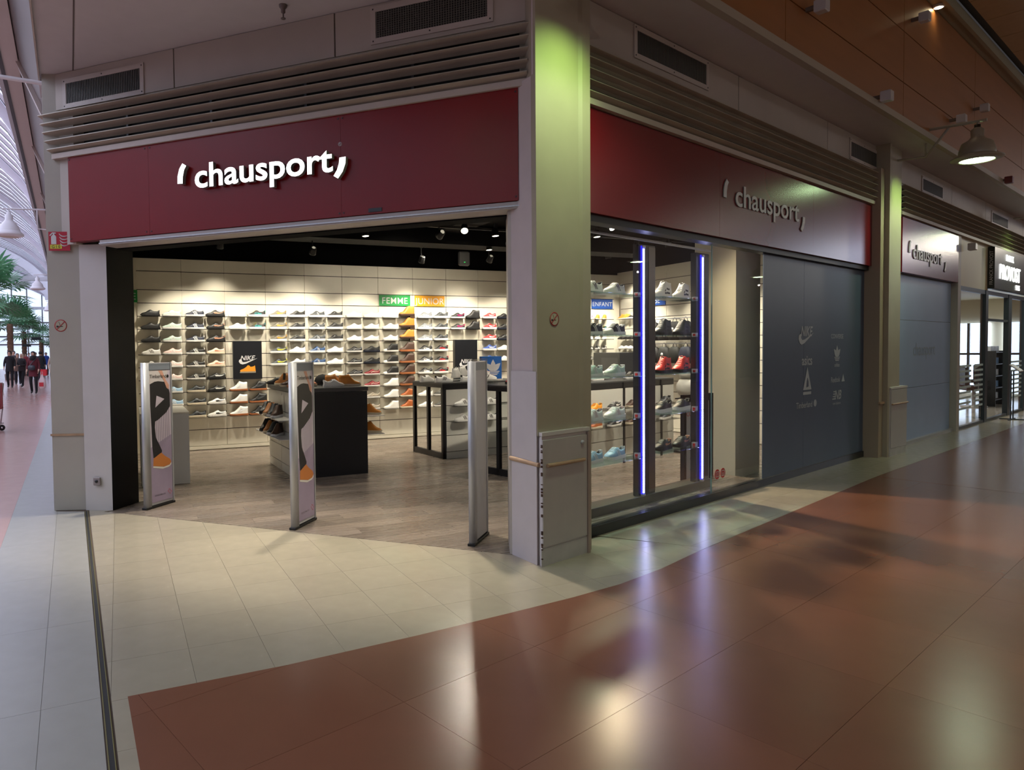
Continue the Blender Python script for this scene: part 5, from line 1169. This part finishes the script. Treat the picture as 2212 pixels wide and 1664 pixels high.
for (x, yy, z, w, lb) in ((-27.2, 50, 2.72, .62, 'dark hanging direction sign over the hall crowd'), (-27.9, 50, 2.25, .55, 'second dark hanging sign further down the hall')):
    t = thing('hanging_sign', lb, 'sign', 'N', x, yy, z, R(26)); MB().box(-w / 2, w / 2, 0, .08, -.10, .10).build('board', mat('sign_dark', (30, 36, 40), .5), t)
    for a in (-w / 2 + .1, w / 2 - .1): MB().tube([(a, .04, .10), (a, .04, 1.5)], .012, 5).build('hanger', M_dark, t)
t = thing('round_sign', 'round red sign on the far hall wall behind the palms', 'sign', 'H', -6.25, 44, 3.15)
MB().lathe([(0, 0), (.42, 0), (.42, .06), (0, .06)], 20, 0, Matrix.Rotation(R(90), 4, 'X')).build('disc', mat('fire_red', (176, 22, 48)), t); MB().tube([(0, 0.05, .4), (0, 0.05, 2.0)], .015, 5).build('hanger', M_dark, t)
t = thing('wall_poster', 'small orange poster on the white hall wall', 'poster', 'H', -6.9, 40, 2.4); MB().box(-.25, .25, 0, .04, -.3, .3).build('sheet', mat('poster_orange', (226, 110, 40), .5), t); MB().box(-.03, .03, .04, .09, -2.4, .3).build('post', M_grey, t)

# ------------------------------------------------------------------ palms
def palm(px, dist, zc, r, label, seed, nf=26, trunk=True):
    g = random.Random(seed); x = (px - 895) / 1498 * dist
    t = thing('fan_palm', label, 'palm', 'N', x, dist, 0, 0, 'fan palms in the glazed hall')
    prof = []; k = int(zc / .12)
    for i in range(k + 1):
        z = zc * i / k; prof += [(.16 + .03 * (i % 2), z)]
    MB().lathe(prof, 9).build('trunk', mat('palm_trunk', (122, 92, 74), .9, noise=.3, nscale=10), t)
    MB().lathe([(.0, 0), (.34, 0), (.38, .35), (.3, .38), (0, .36)], 16).build('planter', mat('planter', (150, 130, 120), .7), t)
    for i in range(nf):
        a = g.uniform(0, 2 * math.pi); el = g.uniform(-.45, 1.25); L = r * g.uniform(.42, .66)
        d = Vector((math.cos(a) * math.cos(el), math.sin(a) * math.cos(el), math.sin(el))); base = Vector((0, 0, zc))
        hub = base + d * L; m = MB(); m.tube([base, base + d * L * .5 + Vector((0, 0, .05)), hub], .012, 4, 0)
        side = d.cross(Vector((0, 0, 1))).normalized(); upv = side.cross(d).normalized(); nl = 13; R_ = r * .60
        for j in range(nl):
            b = (j / (nl - 1) - .5) * 2 * R(105); dd = (d * math.cos(b) + side * math.sin(b)); dd = (dd + upv * .10 - Vector((0, 0, .10))).normalized()
            tip = hub + dd * R_ * g.uniform(.85, 1.05) * (1 - .25 * abs(math.sin(b))) - Vector((0, 0, .10 * R_)); mid = hub + dd * R_ * .5; w = side * math.cos(b) - d * math.sin(b); w = w * R_ * .055
            m.add([hub, mid + w, tip, mid - w, mid + Vector((0, 0, -.012))], [(0, 1, 4), (1, 2, 4), (0, 4, 3), (4, 2, 3)])
        m.build('frond', PG[i % 3], t)
PG = [mat('palm_green_%d' % k, c, .5) for k, c in enumerate(((84, 140, 98), (110, 160, 116), (66, 116, 84)))]
palm(-14, 30, 4.2, 1.9, 'nearest fan palm, its fronds cut by the left picture edge', 1, 26)
palm(24, 44, 3.55, 2.0, 'large fan palm behind the walking couple', 2, 34)
palm(54, 52, 3.3, 1.9, 'fan palm in the middle of the hall row', 3, 32)
palm(90, 68, 3.1, 1.8, 'smaller fan palm further down the hall', 4, 18)
palm(106, 84, 3.1, 1.9, 'furthest fan palm beside the left pillar edge', 5, 16)

# ------------------------------------------------------------------ people
def person(px, dist, h, label, top, trousers, hair, pose=0.0, face=0.0, lean=0, coat=.48, long_hair=False, scarf=None, skin=(206, 164, 142), arms=(.25, .25), seed=0, back=False):
    """one skinned body; face = yaw towards the viewer (0 faces the camera)"""
    k = h / 1.75; x = (px - 895) / 1498 * dist
    t = thing('person', label, 'person', 'N', x, dist, 0, math.atan2(-x, dist) * -1 * 0 + face + (math.pi if back else 0) + math.atan2(x, dist) * -1)
    J = {'pelvis': (0, 0, .95), 'waist': (0, .01, 1.10), 'chest': (0, .0, 1.30), 'neck': (0, .01, 1.47), 'neck2': (0, 0, 1.53), 'head': (0, -.01, 1.62), 'top': (0, -.005, 1.71)}
    e = [('pelvis', 'waist'), ('waist', 'chest'), ('chest', 'neck'), ('neck', 'neck2'), ('neck2', 'head'), ('head', 'top')]
    rad = dict(pelvis=(.165, .12), waist=(.15, .11), chest=(.158, .11), neck=(.085, .07), neck2=(.052, .052), head=(.078, .092), top=(.05, .06))
    for s_, nm in ((1, 'l'), (-1, 'r')):
        a = pose * s_; hip = (.095 * s_, 0, .90); kn = (.10 * s_, -.30 * math.sin(a) - .04, .50); ft = (.10 * s_, -.62 * math.sin(a) + (.10 if a < 0 else 0), .09 + (.04 if a < -.1 else 0))
        J.update({nm + 'hip': hip, nm + 'kn': kn, nm + 'an': ft, nm + 'toe': (ft[0], ft[1] - .15, .035)}); rad.update({nm + 'hip': (.095, .10), nm + 'kn': (.062, .066), nm + 'an': (.045, .05), nm + 'toe': (.04, .032)})
        e += [('pelvis', nm + 'hip'), (nm + 'hip', nm + 'kn'), (nm + 'kn', nm + 'an'), (nm + 'an', nm + 'toe')]
        b = arms[0 if s_ > 0 else 1]; el = (.218 * s_, .02 + .0 * a, 1.14); wr = (.212 * s_, -.05 - .24 * b * 2 * (.5), .92 + .18 * b) if b < 1 else (.10 * s_, -.22, 1.12)
        J.update({nm + 'sh': (.155 * s_, .01, 1.41), nm + 'el': el, nm + 'wr': wr, nm + 'ha': tuple(Vector(wr) + (Vector(wr) - Vector(el)).normalized() * .09)})
        rad.update({nm + 'sh': (.068, .068), nm + 'el': (.052, .052), nm + 'wr': (.036, .036), nm + 'ha': (.032, .02)})
        e += [('chest', nm + 'sh'), (nm + 'sh', nm + 'el'), (nm + 'el', nm + 'wr'), (nm + 'wr', nm + 'ha')]
    names = list(J); me = bpy.data.meshes.new('body'); me.from_pydata([tuple(c * k for c in J[n]) for n in names], [(names.index(a), names.index(b)) for a, b in e], [])
    o = bpy.data.objects.new('body', me); col.objects.link(o); sk_ = o.modifiers.new('s', 'SKIN'); sk_.use_smooth_shade = True
    for i, n in enumerate(names): sv = me.skin_vertices[0].data[i]; sv.radius = (rad[n][0] * k, rad[n][1] * k); sv.use_root = (n == 'pelvis')
    su = o.modifiers.new('u', 'SUBSURF'); su.levels = su.render_levels = 1
    bpy.context.view_layer.update(); em = bpy.data.meshes.new_from_object(o.evaluated_get(bpy.context.evaluated_depsgraph_get())); bpy.data.objects.remove(o)
    em.materials.clear()
    for mm in (mat('skin_%d' % skin[0], skin, .6), mat('cloth_%d_%d_%d' % top, top, .85), mat('cloth_%d_%d_%d' % trousers, trousers, .85), mat('shoe_dark', (26, 24, 24), .5)): em.materials.append(mm)
    for p in em.polygons:
        c = p.center / k; p.use_smooth = True
        p.material_index = 0 if c.z > 1.50 else 3 if c.z < .10 else 0 if (abs(c.x) > .175 and c.z < 1.0) and (Vector(c) - Vector(J['lwr' if c.x > 0 else 'rwr'])).length < .09 and c.z > .75 else 1 if (c.z > .93 or abs(c.x) > .185) else 2
    inst('body', em, t)
    # fingers
    for nm in ('l', 'r'):
        hb = Vector(J[nm + 'ha']) * k; d = (Vector(J[nm + 'ha']) - Vector(J[nm + 'wr'])).normalized(); m = MB()
        for q in range(4): off = Vector((0, (q - 1.5) * .017, 0)) * k; m.tube([hb + off - d * .02, hb + off + d * (.055 - .006 * abs(q - 1.4)) * k, hb + off + d * .085 * k + Vector((-.012 if nm == 'l' else .012, 0, 0))], [.009 * k, .008 * k, .006 * k], 5)
        m.tube([hb - d * .05, hb - d * .02 + Vector((0, -.035, 0)) * k, hb + d * .02 + Vector((0, -.045, 0)) * k], [.010 * k, .009 * k, .007 * k], 5); m.build('fingers', mat('skin_%d' % skin[0], skin), t)
    # face
    m = MB(); hz = 1.62 * k
    for s_ in (-1, 1): m.lathe([(0, -.008), (.010, 0), (0, .008)], 8, 0, Matrix.Translation((.030 * s_ * k, -.096 * k, hz + .012)))
    m.build('eyes', mat('eye_dark', (40, 30, 28), .4), t)
    MB().add([(-.012 * k, -.094 * k, hz - .012), (.012 * k, -.094 * k, hz - .012), (0, -.118 * k, hz - .014), (0, -.094 * k, hz + .03)], [(0, 1, 2), (0, 2, 3), (1, 3, 2)]).box(-.02 * k, .02 * k, -.096 * k, -.088 * k, hz - .05, hz - .042, 0).build('nose_and_mouth', mat('skin_deep', (170, 110, 100), .6), t)
    # hair
    hr = MB(); vs = []; Nn = 14; rows_ = ((0, .118), (.05, .108), (.078, .075), (.088, .03), (.088, -.02 if not long_hair else -.06), (.07, -.055 if not long_hair else -.15))
    for (r_, z) in rows_:
        for q in range(Nn):
            a = 2 * math.pi * q / Nn; yy = math.sin(a) * r_ * 1.18 + .012
            if yy < -.03 and z < .05: yy = -.03
            vs.append((math.cos(a) * r_ * k, yy * k, hz + z * k))
    hr.add(vs, [(i * Nn + q, i * Nn + (q + 1) % Nn, (i + 1) * Nn + (q + 1) % Nn, (i + 1) * Nn + q) for i in range(5) for q in range(Nn)], 0, True)
    hr.build('headscarf' if scarf else 'hair', mat('hair_%d_%d' % hair[:2], hair, .8), t)
    if scarf: MB().lathe([(.075 * k, 1.56 * k), (.105 * k, 1.50 * k), (.13 * k, 1.44 * k), (.10 * k, 1.36 * k)], 14, cy=-.02).build('scarf', mat('hair_%d_%d' % hair[:2], hair), t)
    if coat < .9:   # jacket or tunic skirt below the waist
        vs = []; Nn = 14
        for z, rx, ry in ((1.36, .160, .115), (1.2, .155, .12), (1.0, .17, .135), (coat + .35, .182, .145)):
            for q in range(Nn): a = 2 * math.pi * q / Nn; vs.append((math.cos(a) * rx * k, math.sin(a) * ry * k, z * k))
        MB().add(vs, [(i * Nn + q, i * Nn + (q + 1) % Nn, (i + 1) * Nn + (q + 1) % Nn, (i + 1) * Nn + q) for i in range(3) for q in range(Nn)], 0, True).build('jacket', mat('cloth_%d_%d_%d' % top, top), t)
    return t, k
w, k = person(72, 28.0, 1.74, 'woman in black headscarf and dark red tunic carrying a plastic bag', (96, 34, 44), (26, 24, 28), (22, 20, 24), .06, R(-12), coat=.36, scarf=True)
MB().lathe([(.0, -.13), (.09, -.12), (.11, -.02), (.10, .10), (.03, .13)], 12, 0, Matrix.Translation((-.02, -.20, 1.06)) @ Matrix.Diagonal((1.2, .5, .8, 1))).build('shoulder_bag', mat('bag_slate', (52, 54, 62), .4), w)
MB().tube([(-.12, -.17, 1.10), (.02, -.17, 1.3), (.14, -.05, 1.44)], .014, 5).build('bag_strap', mat('bag_slate', (52, 54, 62)), w)
t = thing('plastic_bag', 'white and red plastic carrier bag held by the woman in the headscarf', 'bag', 'N', w.location.x + .33, w.location.y + .02, .22)
MB().lathe([(.10, 0), (.16, .10), (.15, .30), (.09, .42), (.03, .56)], 12, 0, Matrix.Diagonal((1, .5, 1, 1))).build('bag_body', mat('bag_plastic', (214, 186, 186), .4), t)
MB().box(-.08, .09, -.085, -.07, .08, .24).build('red_print', mat('print_bag_red', (190, 40, 50), .5), t)
MB().tube([(-.03, 0, .54), (-.04, 0, .66), (.02, 0, .68), (.03, 0, .54)], .008, 5).build('handle', mat('bag_plastic', (214, 186, 186)), t)
person(21, 33.2, 1.80, 'tall man in a black jacket walking at the left', (34, 32, 36), (28, 28, 34), (40, 32, 30), .16, R(-8), coat=.42)
person(47, 33.8, 1.66, 'blonde woman in dark clothes walking beside the man', (40, 34, 38), (26, 26, 32), (214, 190, 170), .18, R(-30), coat=.5, long_hair=True, arms=(1.1, 1.1))
person(38, 36.5, 1.68, 'woman in a brown coat behind the blonde woman', (96, 74, 66), (40, 40, 50), (90, 64, 50), .12, 0, coat=.4, long_hair=True)
person(30, 37.5, 1.82, 'man in grey partly hidden behind the walking couple', (70, 66, 72), (40, 40, 46), (50, 42, 40), .1, 0)
person(88, 38.5, 1.78, 'man in a black coat walking away down the hall', (30, 30, 34), (52, 48, 56), (34, 28, 28), .15, 0, back=True, coat=.5)
person(77, 46, 1.75, 'distant person in black beyond the headscarf woman', (34, 34, 42), (40, 40, 46), (40, 30, 28), .1, 0)
person(56, 50, 1.7, 'distant person in red far down the hall', (150, 60, 66), (50, 50, 60), (60, 44, 36), .1, 0)
person(63, 56, 1.75, 'distant person in a pale top far down the hall', (196, 180, 186), (60, 60, 72), (70, 50, 40), .1, 0)
person(100, 52, 1.75, 'distant person in bright blue near the pillar edge', (60, 90, 180), (40, 46, 70), (60, 44, 36), .1, 0)
w2, k = person(116, 33.0, 1.70, 'person in beige half hidden by the left pillar', (206, 176, 160), (60, 56, 60), (90, 70, 60), .1, 0, coat=.4)
t = thing('shopping_bag', 'bright red shopping bag beside the left pillar edge', 'bag', 'N', w2.location.x - .42, w2.location.y - .1, .58)
MB().box(-.14, .14, -.05, .05, 0, .30).build('bag_body', mat('bag_red', (214, 46, 56), .5), t); MB().tube([(-.06, 0, .3), (-.05, 0, .42), (.05, 0, .42), (.06, 0, .3)], .008, 5).build('handle', M_black, t)
# shopping trolley at the left edge
t = thing('shopping_trolley', 'red shopping trolley cut off by the left picture edge', 'trolley', 'N', -8.66, 14.3, 0, R(12))
M_ch = mat('chrome_wire', (170, 160, 164), .25, metal=.8); M_tr = mat('trolley_red', (186, 24, 40), .5)
fr = MB()
for y in (-.25, .25):
    fr.tube([(.05, y, .16), (-.8, y, .16)], .013, 6).tube([(.0, y, .16), (.05, y, .5)], .013, 6).tube([(-.75, y, .16), (-.85, y, 1.0)], .013, 6)
fr.tube([(.05, -.25, .16), (.05, .25, .16)], .013, 6); fr.build('frame', M_ch, t)
MB().box(-.85, .04, -.27, -.25, .48, 1.0).box(-.85, .04, .25, .27, .48, 1.0).box(.02, .04, -.27, .27, .48, 1.0).box(-.85, .04, -.27, .27, .46, .48).build('basket', M_tr, t)
m = MB()
for q in range(9): m.box(-.83 + q * .1, -.82 + q * .1, -.285, -.275, .46, 1.02)
for q in range(6): m.box(-.85, .05, -.285, -.275, .5 + q * .1, .508 + q * .1)
for q in range(6): m.box(.05, .058, -.26 + q * .1, -.25 + q * .1, .46, 1.02)
m.build('wire_mesh', M_ch, t)
MB().tube([(-.86, -.28, 1.04), (-.86, .28, 1.04)], .02, 8).build('handle', M_tr, t)
for x, y in ((.02, -.25), (.02, .25), (-.76, -.25), (-.76, .25)):
    MB().lathe([(.02, -.018), (.06, -.018), (.065, 0), (.06, .018), (.02, .018)], 14, 0, Matrix.Translation((x, y, .065)) @ Matrix.Rotation(R(90), 4, 'X')).build('wheel', mat('wheel_rubber', (34, 30, 32), .6), t)
t = thing('trolley_goods', 'dark shopping goods piled in the red trolley', 'goods', 'N', -8.95, 14.2, .49, R(12))
MB().lathe([(.2, 0), (.26, .2), (.25, .5), (.12, .6), (0, .62)], 12).build('sack', mat('sack_dark', (44, 40, 48), .8), t)

# ------------------------------------------------------------------ hair salon beyond the second pillar
struct('wall_salon', MB().box(15.68, 18.0, 3.50, 3.60, 2.66, 3.555), mat('salon_fascia', (196, 184, 152), .5), 'B')
struct('wall_salon_2', MB().box(15.62, 15.80, 3.46, 3.66, 0, 3.56), M_grey, 'B')
t = thing('salon_sign', 'dark box sign reading FRANCK PROVOST with glowing letters over the salon', 'sign', 'B', 17.95, 3.385, 2.70)
MB().box(0, 4.2, 0, .12, 0, .84, bev=.004).build('sign_box', mat('salon_black', (28, 32, 30), .3), t)
for body, x, z, sz in (('FRANCK', 1.30, .62, .19), ('PROVOST', 1.36, .22, .44), ('PARIS', 2.10, .05, .16)): letters(t, body, sz, x, z, -.008, .012, M_letter, .0, split=False, name='lettering')
T = Matrix.Translation((-.004, .028, .42)) @ Matrix.Rotation(R(-90), 4, 'Z') @ UP @ Matrix.Rotation(R(90), 4, 'Z'); vs, fs = textmesh('FRANCK PROVOST', .08, 0, .004)
MB().add([T @ v for v in vs], fs).build('side_lettering', M_vinyl, t)
sf = thing('window_4', None, None, 'B', 15.8, 3.50); sf['kind'] = 'structure'
M_sf = mat('salon_frame', (58, 66, 74), .4, metal=.3)
for x, w_ in ((0, .06), (1.93, .20), (3.95, .30), (5.6, .10), (7.6, .10)): MB().box(x, x + w_, -.03, .06, 0, 2.66).build('window_frame', M_sf, sf)
for x0, x1 in ((.06, 1.93), (2.13, 3.95), (4.25, 5.6), (5.7, 7.6)):
    MB().box(x0, x1, -.02, .04, 2.58, 2.66).build('window_frame', M_sf, sf); MB().box(x0, x1, -.02, .04, 0, .05).build('window_frame', M_sf, sf)
    if x0 != 2.13: MB().box(x0, x1, .0, .008, .05, 2.58).build('pane', M_glass, sf)
MB().box(2.13, 3.95, -.02, .04, 2.05, 2.10).build('transom', M_sf, sf)
b = MB()
for k in range(9):
    for x0, x1 in ((.10, 1.0), (1.25, 1.90), (4.30, 5.5)): b.box(x0, x1, -.004, -.001, .35 + k * .10, .39 + k * .10)
b.build('frosted_bands', mat('frosted', (190, 206, 206), .4), sf)
struct('floor_5', MB().box(15.7, 26.5, 3.56, 12, -.02, .0), mat('salon_floor', (170, 164, 156), .12), 'B')
struct('ceiling_4', MB().box(15.7, 26.5, 3.56, 12, 2.9, 2.96), mat('salon_ceiling', (190, 176, 140), .6), 'B')
struct('wall_salon_left', MB().box(15.6, 15.72, 3.6, 12, 0, 2.95), mat('salon_wall', (206, 196, 170), .6), 'B')
bw = thing('window_5', None, None, 'B', 26, 3.6); bw['kind'] = 'structure'
MB().box(.3, .4, 0, 8.4, 0, 2.95).build('wall_piece', mat('salon_wall', (206, 196, 170)), bw)
MB().box(-10.3, .4, 8.3, 8.4, 0, 2.95).build('wall_piece', mat('salon_wall', (206, 196, 170)), bw)
M_day = mat('daylight_pane', (230, 240, 250), .5, emit=(206, 226, 255), estr=3.6)
for k in range(6):
    y = .12 + k * 1.3
    MB().box(.2, .28, y, y + 1.0, .12, 2.2).build('pane', M_day, bw); MB().box(.12, .2, y + .47, y + .53, .12, 2.2).build('window_frame', M_sf, bw)
    MB().box(.12, .2, y, y + 1.0, 1.25, 1.31).build('window_frame', M_sf, bw)
M_sal = mat('salon_dark', (34, 34, 38), .4)
for k, (s, n) in enumerate(((18.4, 4.6), (20.3, 4.9), (21.9, 4.5), (23.3, 5.4), (24.6, 4.7))):
    t = thing('salon_chair', 'black salon chair, %s behind the salon glass' % CN[k], 'chair', 'B', s, n, 0, rnd.uniform(-1, 1), 'salon chairs')
    MB().box(-.26, .26, -.25, .25, .42, .54, bev=.03).build('seat', M_sal, t); MB().box(-.24, .24, .20, .28, .54, 1.0, bev=.02).build('backrest', M_sal, t)
    for a in (-.3, .26): MB().box(a, a + .05, -.2, .2, .62, .68).build('armrest', M_sal, t); MB().box(a, a + .04, -.02, .02, .45, .62).build('arm_post', M_alu, t)
    MB().lathe([(.04, .04), (.04, .42)], 10).lathe([(0, .04), (.28, .03), (.28, 0)], 18).build('pedestal', M_alu, t)
for k, (s, n, h) in enumerate(((17.3, 4.4, 1.3), (19.6, 5.6, 1.55), (22.8, 4.3, 1.4))):
    t = thing('product_shelf', '%s product shelf unit inside the salon' % CN[k], 'shelving', 'B', s, n, 0, 0, 'salon product shelves')
    for x in (-.5, .48): MB().box(x, x + .02, -.15, .15, 0, h).build('side_panel', M_sal, t)
    for q in range(5):
        z = .15 + q * (h - .2) / 4; MB().box(-.48, .48, -.14, .14, z, z + .02).build('shelf', M_sal, t)
        m = MB()
        for j in range(8): m.lathe([(.03, 0), (.03, .12), (.012, .14), (.012, .18), (0, .18)], 8, 0, None, -.4 + j * .115, 0) if False else m.add([(v[0] - .4 + j * .115, v[1], v[2] + z + .02) for v in [(a * .03, b_ * .03, c) for c in (0, .15) for a, b_ in ((-1, -1), (1, -1), (1, 1), (-1, 1))]], [(3, 2, 1, 0), (4, 5, 6, 7), (0, 1, 5, 4), (1, 2, 6, 5), (2, 3, 7, 6), (3, 0, 4, 7)])
        o = m.build('product_row', mat('product_%d' % (q % 2), ((190, 196, 206), (120, 150, 190))[q % 2], .4), t); o['kind'] = 'stuff'
t = thing('leaflet_stand', 'metal leaflet stand with a tilted white sheet outside the salon door', 'stand', 'B', 18.75, 3.22, 0)
MB().box(-.30, .30, -.012, .012, 0, .02).box(-.012, .012, -.2, .2, 0, .02).build('base', M_sf, t)
for x in (-.12, .12): MB().tube([(x, 0, .02), (x, 0, 1.02)], .012, 6).build('post', M_sf, t)
MB().box(-.17, .17, -.01, .01, -.11, .11, 0, Matrix.Translation((0, -.06, 1.08)) @ Matrix.Rotation(R(-50), 4, 'X')).build('sheet', mat('sheet_white', (230, 232, 236), .4), t)
t = thing('drum_lamp', 'olive drum lampshade glimpsed through the salon window', 'lamp', 'B', 16.9, 5.0, 1.60)
MB().lathe([(.20, -.15), (.26, 0), (.24, .16), (.20, .2)], 18).build('shade', mat('shade_olive', (96, 84, 50), .7), t); MB().tube([(0, 0, .1), (0, 0, 1.28)], .008, 5).build('cable', M_black, t)
lamp('AREA', 'salon_ceiling_light', fw('B', 20, 6.5, 2.8), 160, (1, .93, .8), fw('B', 20, 6.5, 0), 3, sizey=3)
